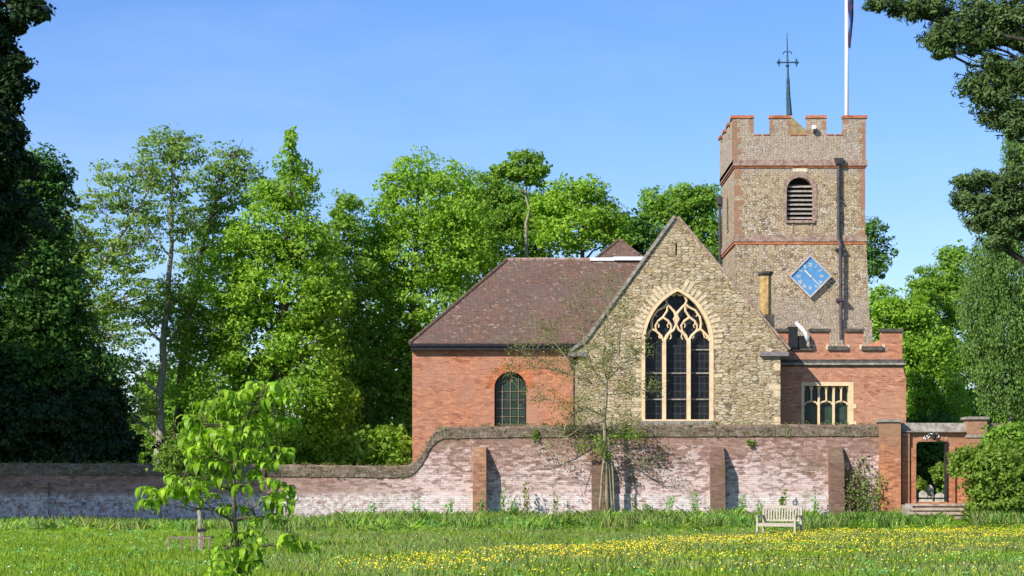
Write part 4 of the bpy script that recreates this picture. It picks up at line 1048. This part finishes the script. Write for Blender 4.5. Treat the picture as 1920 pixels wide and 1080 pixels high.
tree('scots_pine', 'near pine reaching in from the top right with olive clumps', 'tree', 42,
     [(1660,8,32,12),(1705,22,34,14),(1750,12,50,24),(1790,60,38,28),(1755,70,25,16),(1845,25,52,30),(1830,75,34,24),(1900,50,50,40),(1770,95,20,12),(1850,130,34,22),(1830,165,28,26),(1870,180,44,30),(1905,140,40,30),(1860,225,30,16),(1910,225,40,26),(1900,248,16,9),
      (1815,340,22,12),(1850,345,34,20),(1885,335,28,14),(1815,375,26,18),(1850,385,44,24),(1900,380,40,30),(1840,420,26,16),(1880,425,34,24),(1870,455,22,14),(2010,150,100,160),(2020,-40,140,100),(1980,400,70,70)],
     [(2120,1080),(2110,600),(2080,200),(2040,-80)], 'lf_pine', .125, 'bark_dark', .34, base_z=0, dens=1.15, clump=.30, per=44, shell=.35, aspect=.28)
for bx_ in [(1885,835,45,45),(1840,870,45,38)]: pass
tree('shrub', 'large bright green bush covering the right side of the gateway', 'bush', 75.6,
     [(1845,872,42,30),(1815,865,26,20),(1800,852,14,10),(1850,910,35,25),(1880,880,40,45),(1870,940,35,25),(1835,945,20,20),(1905,930,40,40),(1790,885,10,8)],
     [(1860,960),(1862,900)], 'lf_yellow', .15, 'bark', .06, base_z=.2, dens=.95, clump=.34, per=28, shell=.4, wisp=.9)
tree('shrub', 'darker green bush at the right edge behind the bright one', 'bush', 77.0,
     [(1895,825,40,28),(1930,850,50,50),(1870,845,20,28),(1915,900,40,50),(1880,910,35,35)],
     [(1905,960),(1905,880)], 'lf_mid', .16, 'bark', .06, base_z=.2, dens=1.3, clump=.4, per=36, shell=.4)
tree('yew_tree', 'dark yew seen through the gateway opening', 'tree', 91,
     [(1745,850,50,45),(1720,830,40,40),(1760,820,50,40),(1700,870,30,40)], [(1745,935),(1745,850)], 'lf_dark2', .18, 'bark_dark', .3, TG, dens=1.3, clump=.6, per=45)
tree('shrub', 'small bright shrub just inside the gateway', 'bush', 84.5,
     [(1766,882,14,12),(1778,900,14,20),(1724,905,7,8),(1757,896,8,7)], [(1772,935),(1770,900)], 'lf_yellow', .16, 'bark', .05, base_z=1.0, dens=1.1, clump=.35, per=26, shell=.3)
# undergrowth filling low gaps behind the wall
ug = crown_verts([(60+130*k, 855, 110, 55, random.uniform(-2,2)) for k in range(6)] + [(345,760,55,70,5),(290,730,30,40,6),(400,790,60,60,4),(180,740,35,60,4),(640,720,60,90,4),(760,700,60,80,6)] + [(330,800,60,50,3),(300,860,60,30,-5),(690,850,70,40,-8),(250,830,60,40)], 104, .28, dens=1.1, clump=.8, per=40)
tag(np_mesh('undergrowth', ug, 4, M['lf_mid']), 'dark undergrowth behind the low wall under the trees', 'undergrowth', kind='stuff')
ug = crown_verts([(1660+75*k, 880, 70, 50, random.uniform(-2,2)) for k in range(6)] + [(1830,800,60,50,0),(1900,800,70,60,0),(1960,780,60,70,0)], 116, .3, dens=1.0, clump=.9, per=40)
tag(np_mesh('undergrowth', ug, 4, M['lf_mid']), 'green undergrowth beyond the gateway and vestry', 'undergrowth', kind='stuff')

# ------------------------------------------------------------------ sparse young tree before the wall
YY = 77.25
rt = P(1137, 960, YY); rt.z = float(gh(rt.x, YY))
yt_ = empty('young_tree', rt, 'bare-looking young tree with several thin stems and sparse olive leaves in front of the gable', 'tree')
def yp(px, py, dy=0): return P(px, py, YY+dy*.45-.05)
mb = MB(); tips = []
def limb(path, r0_, r1_, dys=None):
    pts = []
    for i in range(len(path)-1):
        a_, b_ = path[i], path[i+1]
        for j in range(3):
            t = j/3; pts.append(yp(a_[0]+(b_[0]-a_[0])*t+random.gauss(0,.5), a_[1]+(b_[1]-a_[1])*t, (a_[2] if len(a_)>2 else 0)*(1-t)+(b_[2] if len(b_)>2 else 0)*t))
    e = path[-1]; pts.append(yp(e[0], e[1], e[2] if len(e) > 2 else 0))
    n_ = len(pts); mb.tube(pts, [r0_+(r1_-r0_)*i/(n_-1) for i in range(n_)], 6)
    return pts
main = limb([(1140,965),(1136,870),(1133,790),(1136,740),(1138,710)], .085, .05)
limb([(1125,965,-.2),(1128,900,-.3),(1134,850,-.2),(1140,830)], .05, .03)
limb([(1148,965,.1),(1143,900,.1),(1137,840)], .055, .035); limb([(1152,965,-.1),(1149,880,-.2),(1140,820)], .04, .03)
arms = [[(1138,715),(1160,690,.5),(1190,665,.8),(1215,650,1)], [(1138,712),(1128,680,-.3),(1135,640,-.4),(1140,580,-.3),(1150,530)], [(1136,745),(1110,720,.4),(1060,700,.7),(1010,672,.9),(965,655,1)],
        [(1134,780),(1100,765,-.4),(1075,775,-.6),(1040,752,-.8),(985,742,-1)], [(1136,740),(1165,738,.3),(1200,730,.6),(1225,738,.8)], [(1137,725),(1110,690,.3),(1095,640,.3),(1090,590,.2),(1075,550)],
        [(1138,712),(1160,660,-.4),(1165,610,-.6),(1180,560,-.5)], [(1134,790),(1090,800,.4),(1050,830,.5),(1010,850,.6)], [(1136,830),(1170,850,.3),(1200,872,.4),(1215,880,.4)], [(1133,800),(1175,790,-.3),(1215,800,-.5)],
        [(1110,720,.4),(1070,680,.2),(1030,630,.2),(1005,600,.1)], [(1060,700,.7),(1030,690,.5),(985,690,.5),(955,700,.5)], [(1075,775,-.6),(1060,800,-.6),(1040,880,-.5)]]
for a_ in arms:
    pts = limb(a_, .032, .008)
    for q_ in pts[2:]:
        for _ in range(4):
            e = q_ + Vector((random.uniform(-.7,.7), random.uniform(-.5,.5), random.uniform(-.25,.7)))
            mb.tube(limb_pts(q_, e, 3, .5), [.008,.006,.005,.003], 3); tips += [e, q_.lerp(e, .6), q_.lerp(e,.8)]
loc(mb, yt_).build('trunk', M['bark_young'], yt_, smooth=True, fix=False)
tips = np.array([tuple(t_) for t_ in tips if t_.z > 4.0 or random.random() < .35]); k = 8
c_ = np.repeat(tips, k, 0) + rng.normal(size=(len(tips)*k,3))*.13
v1 = leaf_quads(c_, unit(rng.normal(size=c_.shape)+[0,-.3,.5]), .075, .55)
np_mesh('crown', v1 - np.array(rt), 4, M['lf_olive'], yt_)
v2 = crown_verts([(1120,828,26,16),(1165,812,28,14),(1195,815,22,12),(1090,840,16,10),(1130,850,22,14)], YY-.2, .09, dens=.45, clump=.24, per=9, shell=.2)
np_mesh('lower_shoots', v2 - np.array(rt), 4, M['lf_yellow'], yt_)

# ------------------------------------------------------------------ staked sapling and low rail
YS = 52.0
def staked():
    b_ = P(374, 1035, YS); z_ = float(gh(b_.x, YS))
    tree('young_tree', 'small yellow-green sapling tied to a stake left of the big-leaved one', 'tree', YS+.5,
         [(345,850,45,30),(320,868,32,20),(385,810,35,40),(410,780,25,25),(370,890,28,18),(310,850,20,12),(400,850,40,40)],
         [(377,1036),(378,960),(385,880),(395,800)], 'lf_yellow', .085, 'bark_young', .03, base_z=z_, dens=.8, clump=.24, per=26, shell=.25)
    st_ = empty('tree_stake', (b_.x, YS, z_), 'pale upright stake with dark tie beside the small sapling', 'stake')
    MB().box(-.035, .035, -.035, .035, -.2, 1.2).build('post', M['louvre'], st_, bevel=.006)
    MB().box(-.05, .16, -.05, .05, .52, .60).build('tie', M['black'], st_)
    rl = empty('tree_guard', (b_.x, YS-.1, z_), 'low grey timber rail on short posts around the staked sapling', 'tree guard')
    MB().box(-.74, .34, -.33, -.26, .36, .40).build('rail', M['wood_dark'], rl)
    for x_, y_ in ((-.71,-.295),(-.48,.25),(-.12,-.295),(.12,-.295),(.3,-.295)):
        MB().box(x_-.025, x_+.025, y_-.025, y_+.025, -.1, .358).build('post', M['wood_dark'], rl)
    MB().box(-.74, .34, .22, .28, .36, .40).build('rail', M['wood_dark'], rl)
staked()

# ------------------------------------------------------------------ big-leaved sapling in the foreground
YH = 31.0
hr = P(447, 1105, YH); hr.z = 0
hs = empty('chestnut_sapling', hr, 'foreground sapling with large drooping lime-green leaves', 'tree')
def hp(px, py, dy=0): return P(px, py, YH+dy)
tk = [hp(450,1112), hp(447,1040), hp(440,980), hp(438,920), hp(440,870), hp(452,810), hp(475,760), hp(500,722)]
tk[0].z = -.1
mb = MB(); mb.tube(tk, [.038,.033,.03,.027,.024,.02,.015,.008], 8)
whorls = []
hb = [(515,735,36,24,14),(470,745,35,24,8),(435,752,30,22,8),(395,768,28,18,8),(360,790,22,16,6),(450,790,60,26,14),(510,790,35,26,8),(400,825,50,26,12),(460,840,60,26,14),(370,850,30,20,7),(515,850,35,28,7),
      (400,880,50,24,12),(340,905,40,16,10),(300,922,30,16,9),(275,940,14,10,3),(370,925,35,16,7),(440,905,35,22,7),(500,885,35,22,8),(520,925,26,22,7),(530,960,16,18,4),(430,950,24,22,4),(480,960,35,22,5),
      (440,1000,26,16,5),(420,1035,28,20,8),(460,1050,28,24,9),(430,1075,35,18,10),(560,1022,26,10,6),(540,1012,16,10,3),(495,700+20,20,14,5),(480,1010,30,20,4)]
for a_, b_, rx, ry, n_ in hb:
    for _ in range(int(n_*1.5)):
        t_ = random.uniform(0, 2*PI); rr_ = math.sqrt(random.random())
        whorls.append(hp(a_+rx*rr_*math.cos(t_), b_+ry*rr_*math.sin(t_), random.uniform(-.45,.45)*(.5+rx/60)))
# side branches through each cluster
for a_, b_, rx, ry, n_ in hb:
    c_ = hp(a_, b_+ry*.5)
    i_ = min(range(len(tk)), key=lambda i: (tk[i]-c_).length + (1.0 if tk[i].z > c_.z+.05 else 0))
    mb.tube(limb_pts(tk[i_], c_, 4, .5, .08), [.013,.011,.009,.007,.005], 5)
    for w_ in [w_ for w_ in whorls if (w_-c_).length < .7][:n_]:
        mb.tube([c_, c_.lerp(w_, .5)+Vector((0,0,.03)), w_], [.005,.004,.003], 3)
loc(mb, hs).build('trunk', M['bark'], hs, smooth=True, fix=False)
LV = []; LF = []
for w_ in whorls:
    a0 = random.uniform(0, 2*PI); nl = random.choice((4,5,5,6)); wsc = random.uniform(.42, 1.2)
    for k in range(nl):
        az = a0 + 2*PI*k/nl + random.uniform(-.25,.25)
        h = Vector((math.cos(az), math.sin(az), 0)); side = Vector((-h.y, h.x, 0))
        L_ = random.uniform(.16, .30)*wsc; W_ = L_*random.uniform(.34,.42)
        dr = random.uniform(.3, 1.2)
        roll = random.uniform(-.4,.4)
        side = (side*math.cos(roll) + Vector((0,0,1))*math.sin(roll))
        segs = []
        p = w_ + h*.015; pitch = .35 - dr*.4
        for s_, wd in ((0,.12),(.3,.62),(.6,1.0),(.82,.7),(1.0,.04)):
            segs.append((p.copy(), wd))
            d = h*math.cos(pitch) + Vector((0,0,math.sin(pitch))); p = p + d*L_*.26; pitch -= .42+dr*.28
        n0 = len(LV)
        for p, wd in segs:
            cup = Vector((0,0,W_*wd*.16))
            LV += [p - side*W_*.5*wd + cup, p, p + side*W_*.5*wd + cup]
        for i in range(4):
            b_ = n0+i*3; LF += [(b_,b_+1,b_+4,b_+3),(b_+1,b_+2,b_+5,b_+4)]
MBx = MB(); MBx.add(LV, LF); loc(MBx, hs).build('crown', M['lf_sapling'], hs, smooth=True, fix=False)

# ------------------------------------------------------------------ plants on and before the wall
def stalk_plant(px, base, top, n_, lbl, mat='lf_olive', spread=.15, Y=77.4, name='tall_weed', grp='tall weeds along the wall foot', leaf=.13, per=34):
    b_ = P(px, base, Y); b_.z = float(gh(b_.x, Y)) if base > 930 else b_.z
    zt_ = Z(top, Y); o_ = empty(name, b_, lbl, 'plant', grp)
    m_ = MB(); cs = []
    for k in range(n_):
        e = Vector((random.uniform(-spread,spread), random.uniform(-.12,.12), (zt_-b_.z)*random.uniform(.6,1)))
        m_.tube(limb_pts((0,0,-.02), e, 4, .25), [.012,.01,.008,.006,.003], 4)
        for j in range(per): cs.append(Vector((0,0,0)).lerp(e, random.uniform(.15,1)) + Vector((random.gauss(0,.05),random.gauss(0,.05),random.gauss(0,.03))))
    m_.build('stem', M['bark_young'], o_, fix=False)
    cs = np.array([tuple(c_) for c_ in cs]); np_mesh('foliage', leaf_quads(cs, unit(rng.normal(size=cs.shape)+[0,-.4,.5]), leaf, .45), 4, M[mat], o_)
stalk_plant(941, 965, 905, 3, 'tall weed just right of the orange buttress', 'nettle')
stalk_plant(988, 965, 898, 4, 'tallest weed midway between first buttress and the thin tree')
stalk_plant(1042, 965, 908, 3, 'branched weed left of the thin multi-stemmed tree')
stalk_plant(1192, 965, 915, 3, 'spindly weed right of the thin multi-stemmed tree')
stalk_plant(842, 966, 925, 3, 'low weed left of the orange buttress', 'nettle')
stalk_plant(1305, 965, 922, 3, 'weed left of the third buttress', 'nettle')
stalk_plant(1392, 962, 918, 4, 'weed in the shadow side of the third buttress', 'nettle')
stalk_plant(1464, 960, 902, 5, 'leafy bright green plant standing against the wall behind the bench', 'lf_yellow', .22, leaf=.16)
stalk_plant(1003, 826, 803, 4, 'bright green tuft growing on the wall top left of the thin tree', 'lf_yellow', .16, Y=77.9, name='wall_plant', grp='plants rooted in the wall', leaf=.11)
stalk_plant(1408, 838, 822, 4, 'small tuft on the wall face above the bench', 'lf_yellow', .2, Y=77.9, name='wall_plant', grp='plants rooted in the wall', leaf=.1)
stalk_plant(1062, 812, 800, 3, 'tiny tuft on the coping just left of the thin tree', 'lf_olive', .2, Y=77.9, name='wall_plant', grp='plants rooted in the wall', leaf=.08)
stalk_plant(1236, 850, 832, 2, 'small brown tuft on the wall right of the thin tree', 'lf_rose', .1, Y=77.9, name='wall_plant', grp='plants rooted in the wall', leaf=.08)
# moss, stonecrop and seedlings along the wall top
pts = []
for _ in range(620):
    i_ = random.randint(0, len(fine)-2); a_ = fine[i_]
    x_, z_ = wx(a_[0]), wz(a_[1]); front = random.random() < .5
    k_ = random.randint(5, 16); sp_ = random.uniform(.02, .09)
    pts.append(np.column_stack([x_+rng.normal(size=k_)*sp_, (YW-.05 if front else YW+.12)+rng.normal(size=k_)*.02, (z_-random.uniform(.05,.5) if front else z_)+np.abs(rng.normal(size=k_))*.05]))
pts = np.concatenate(pts)
tag(np_mesh('wall_moss', leaf_quads(pts, unit(rng.normal(size=pts.shape)+[0,-.4,.5]), .055, .6), 4, M['lf_olive']), 'moss and seedlings growing on the wall coping', 'moss', kind='stuff')
for px_, top_, ft_ in ((905,922,'weed leaning on the orange buttress'),(960,918,'short weed between the two weeds right of the orange buttress'),(1215,926,'low dark nettle clump nearer the third buttress'),(1255,918,'tall nettle halfway between thin tree and third buttress'),(1428,922,'nettle just left of the bench'),(1530,920,'nettle right of the bench before the last buttress'),(700,935,'weed at the foot of the low wall left of the ramp'),(780,930,'weed below the curved ramp of the wall')):
    stalk_plant(px_, 965, top_, 4, ft_, 'nettle', .2, leaf=.12)
# climber
cl = empty('climbing_rose', (X(1600,77.5), 77.5, .3), 'straggly brownish climber on the wall left of the gate pier', 'climber')
m_ = MB(); cs = []
for k in range(26):
    a_ = P(random.uniform(1575,1640), 965, 77.45); b_ = P(random.uniform(1562,1665), random.uniform(850,940), 77.75)
    pts = limb_pts(a_, b_, 6, .45); m_.tube([p_ - cl.location for p_ in pts], [.018,.016,.013,.011,.009,.006,.004], 4)
    for j in range(46):
        i_ = random.randint(1,5); q_ = pts[i_].lerp(pts[i_+1], random.random()) - cl.location
        cs.append(q_ + Vector((random.gauss(0,.11), random.gauss(-.03,.06), random.gauss(0,.10))))
m_.build('stem', M['bark'], cl, fix=False)
cs = np.array([tuple(c_) for c_ in cs]); h_ = int(len(cs)*.55)
np_mesh('foliage', leaf_quads(cs[:h_], unit(rng.normal(size=(h_,3))+[0,-.4,.5]), .13, .55), 4, M['lf_rose'], cl)
np_mesh('green_foliage', leaf_quads(cs[h_:], unit(rng.normal(size=(len(cs)-h_,3))+[0,-.4,.5]), .12, .55), 4, M['lf_mid'], cl)

# ------------------------------------------------------------------ grass
def blades(xy, hmin, hmax, wd, bend=.35, zoff=0):
    n_ = len(xy); z_ = gh(xy[:,0], xy[:,1]) + zoff
    h = rng.uniform(hmin, hmax, n_); a_ = rng.uniform(0, 2*PI, n_)
    d = np.stack([np.cos(a_), np.sin(a_)], 1); s_ = np.stack([-d[:,1], d[:,0]], 1)*(wd*rng.uniform(.6,1.4,n_))[:,None]/2
    b = np.column_stack([xy, z_-.02]); bd = (bend*h*rng.uniform(.1,1,n_))[:,None]
    mid = b + np.column_stack([d*bd*.4, h*.6]); tip = b + np.column_stack([d*bd, h])
    s3 = np.column_stack([s_, np.zeros(n_)])
    v = np.stack([b-s3, b+s3, mid+s3*.8, tip, mid-s3*.8], 1).reshape(-1,3)
    return v
def scatter(n_, y0, y1, marg=1.0):
    """uniform over the ground seen in frame, between two distances"""
    u = rng.random(n_); Yv = np.sqrt(y0*y0 + u*(y1*y1-y0*y0))
    hw = Yv*960/F + marg
    return np.column_stack([rng.uniform(-1,1,n_)*hw, Yv])
def fbm(x, y, s_, seed=0):
    v = 0
    for k in range(4):
        f_ = s_*1.9**k; v = v + np.sin(x*f_+seed+k*1.7+1.3*np.sin(y*f_*.7+k))*np.sin(y*f_*1.1+seed*2+k*2.3+1.1*np.sin(x*f_*.8))/1.6**k
    return v
xy = scatter(190000, 35, 74)
xy = xy[(fbm(xy[:,0], xy[:,1], .9) + rng.normal(size=len(xy))*.9) > -1.6]
tag(np_mesh('meadow_grass', blades(xy, .05, .17, .022, .6), 5, M['grass']), 'short sunlit meadow grass', 'grass', kind='stuff')
xy = scatter(60000, 35, 74); xy = xy[(xy[:,0]/xy[:,1]*F+960 > 500) & (fbm(xy[:,0], xy[:,1], .5, 3) > -.3)]
tag(np_mesh('seeding_grass', blades(xy, .12, .27, .012, .7), 5, M['seedy']), 'pale seeding grass stems in the meadow', 'grass', kind='stuff')
xy = scatter(95000, 70.5, 77.95, .5)
pxx = xy[:,0]/xy[:,1]*F+960
edge = 72.6 + .5*np.sin(xy[:,0]*.7) + .3*np.sin(xy[:,0]*2.1) - 0.9*(pxx < 300)
edge = edge + rng.normal(size=len(edge))*.55 + .5*fbm(xy[:,0], xy[:,1], 1.1, 61)
keep = (xy[:,1] > edge) & ~((pxx > 1688) & (pxx < 1822) & (xy[:,1] > 75.2)) & ~((pxx > 1405) & (pxx < 1520) & (xy[:,1] < 71.5))
xy = xy[keep]; hh = .12 + .40*np.clip((xy[:,1]-edge[keep])/3.5, 0, 1) ; cl_ = .75+.35*np.clip(fbm(xy[:,0], xy[:,1], 1.2, 5), -1, 1)
lft = np.where(xy[:,0] < -6, .75, 1.0)*(.8+.45*np.clip(fbm(xy[:,0], xy[:,1], 2.6, 17), -1, 1))
v = blades(xy, .8, 1.15, .030, .75); v = v.reshape(-1,5,3); g0 = gh(xy[:,0], xy[:,1])[:,None]
v[:,:,2] = g0 + (v[:,:,2]-g0)*(hh*cl_*lft)[:,None]
tag(np_mesh('rough_grass', v.reshape(-1,3), 5, M['rough']), 'tall rough grass along the foot of the wall', 'grass', kind='stuff')
xy = scatter(30000, 72.8, 77.9, .5); pxx = xy[:,0]/xy[:,1]*F+960
xy = xy[(fbm(xy[:,0], xy[:,1], 1.7, 31) > .15) & ~((pxx > 1680) & (pxx < 1830) & (xy[:,1] > 74))]
tag(np_mesh('rough_grass', blades(xy, .2, .58, .024, .8), 5, M['rough']), 'lighter tufts standing up in the rough grass', 'grass', kind='stuff')
xy = scatter(45000, 35, 73); f_ = fbm(xy[:,0], xy[:,1], 1.9, 41) + rng.normal(size=len(xy))*.25
xy = xy[(f_ > .85) & (rng.random(len(xy)) < .6)]
tag(np_mesh('tussocks', blades(xy, .10, .24, .014, .7), 5, M['grass']), 'longer tussocks of grass scattered through the meadow', 'grass', kind='stuff')
xy = scatter(2600, 35, 72); xy = xy[fbm(xy[:,0], xy[:,1], .8, 51) > .2]; pts = []
for (x_, y_) in xy:
    pts.append(np.column_stack([x_+rng.normal(size=12)*.09, y_+rng.normal(size=12)*.09, float(gh(x_, y_))+rng.uniform(.04,.15,12)]))
pts = np.concatenate(pts)
tag(np_mesh('clover', leaf_quads(pts, unit(rng.normal(size=pts.shape)*.4+[0,-.2,1]), .07, .7), 4, M['nettle']), 'broad-leaved clover and plantain in the meadow', 'weeds', kind='stuff')
# nettles and docks
xy = scatter(1900, 73.0, 77.8, .5); pxx = xy[:,0]/xy[:,1]*F+960
xy = xy[(fbm(xy[:,0], xy[:,1], .8, 9) > .1) & ~((pxx > 1680) & (pxx < 1830))]
pts = []
for (x_, y_) in xy:
    z_ = float(gh(x_, y_)); h_ = random.uniform(.2,.5)
    k_ = 26; pts.append(np.column_stack([x_+rng.normal(size=k_)*.14, y_+rng.normal(size=k_)*.14, z_+rng.uniform(.05,h_,k_)]))
pts = np.concatenate(pts)
tag(np_mesh('nettles', leaf_quads(pts, unit(rng.normal(size=pts.shape)*.7+[0,-.3,.8]), .085, .5), 4, M['nettle']), 'nettles and docks among the rough grass', 'weeds', kind='stuff')
xy = scatter(14000, 72.5, 77.8, .5); pxx = xy[:,0]/xy[:,1]*F+960; xy = xy[(fbm(xy[:,0], xy[:,1], 1.0, 12) > .2) & ~((pxx > 1688) & (pxx < 1822))]
tag(np_mesh('seeding_grass', blades(xy, .3, .68, .014, .5), 5, M['seedy']), 'tall pale seeding grass by the wall', 'grass', kind='stuff')
# buttercups
xy = scatter(150000, 36, 77, 1.0); pxx = xy[:,0]/xy[:,1]*F+960
yfar = np.interp(pxx, [500,700,850,1000,1400,1600,1920], [39,42.5,45.5,50,63,68.5,76])
rel = xy[:,1]/yfar
pr_ = np.where(rel > 1.03, 0.0, np.where(rel > .84, .62, np.where(rel > .70, .26, .10)))
pr_ *= np.clip(.55 + .75*fbm(xy[:,0], xy[:,1], .9, 21), .05, 1.4)*np.clip((pxx-560)/260, 0, 1)
keep = rng.random(len(xy)) < pr_
xy = xy[keep]; n_ = len(xy)
c_ = np.column_stack([xy, gh(xy[:,0], xy[:,1]) + rng.uniform(.10,.24,n_)])
tl = unit(rng.normal(size=(n_,3))*.5 + [-.2,-.4,1]); a_ = unit(np.cross(tl, rng.normal(size=(n_,3)))); b_ = np.cross(tl, a_); rr_ = (.0135*rng.uniform(.6,1.4,n_))[:,None]
v = np.stack([c_ + (a_*math.cos(t_) + b_*math.sin(t_))*rr_ for t_ in (0, PI*.4, PI*.8, PI*1.2, PI*1.6)], 1).reshape(-1,3)
tag(np_mesh('buttercups', v, 5, M['yellow']), 'drifts of yellow buttercups in the meadow', 'flowers', kind='stuff')
xy = scatter(420, 36, 74, 1.0); n_ = len(xy)
c_ = np.column_stack([xy, gh(xy[:,0], xy[:,1]) + rng.uniform(.12,.2,n_)]); tl = unit(rng.normal(size=(n_,3))*.4 + [-.2,-.5,1]); a_ = unit(np.cross(tl, rng.normal(size=(n_,3)))); b_ = np.cross(tl, a_)
v = np.stack([c_ + (a_*math.cos(t_) + b_*math.sin(t_))*.014 for t_ in (0, PI*.4, PI*.8, PI*1.2, PI*1.6)], 1).reshape(-1,3)
tag(np_mesh('daisies', v, 5, M['daisy']), 'scattered small white daisies in the grass', 'flowers', kind='stuff')
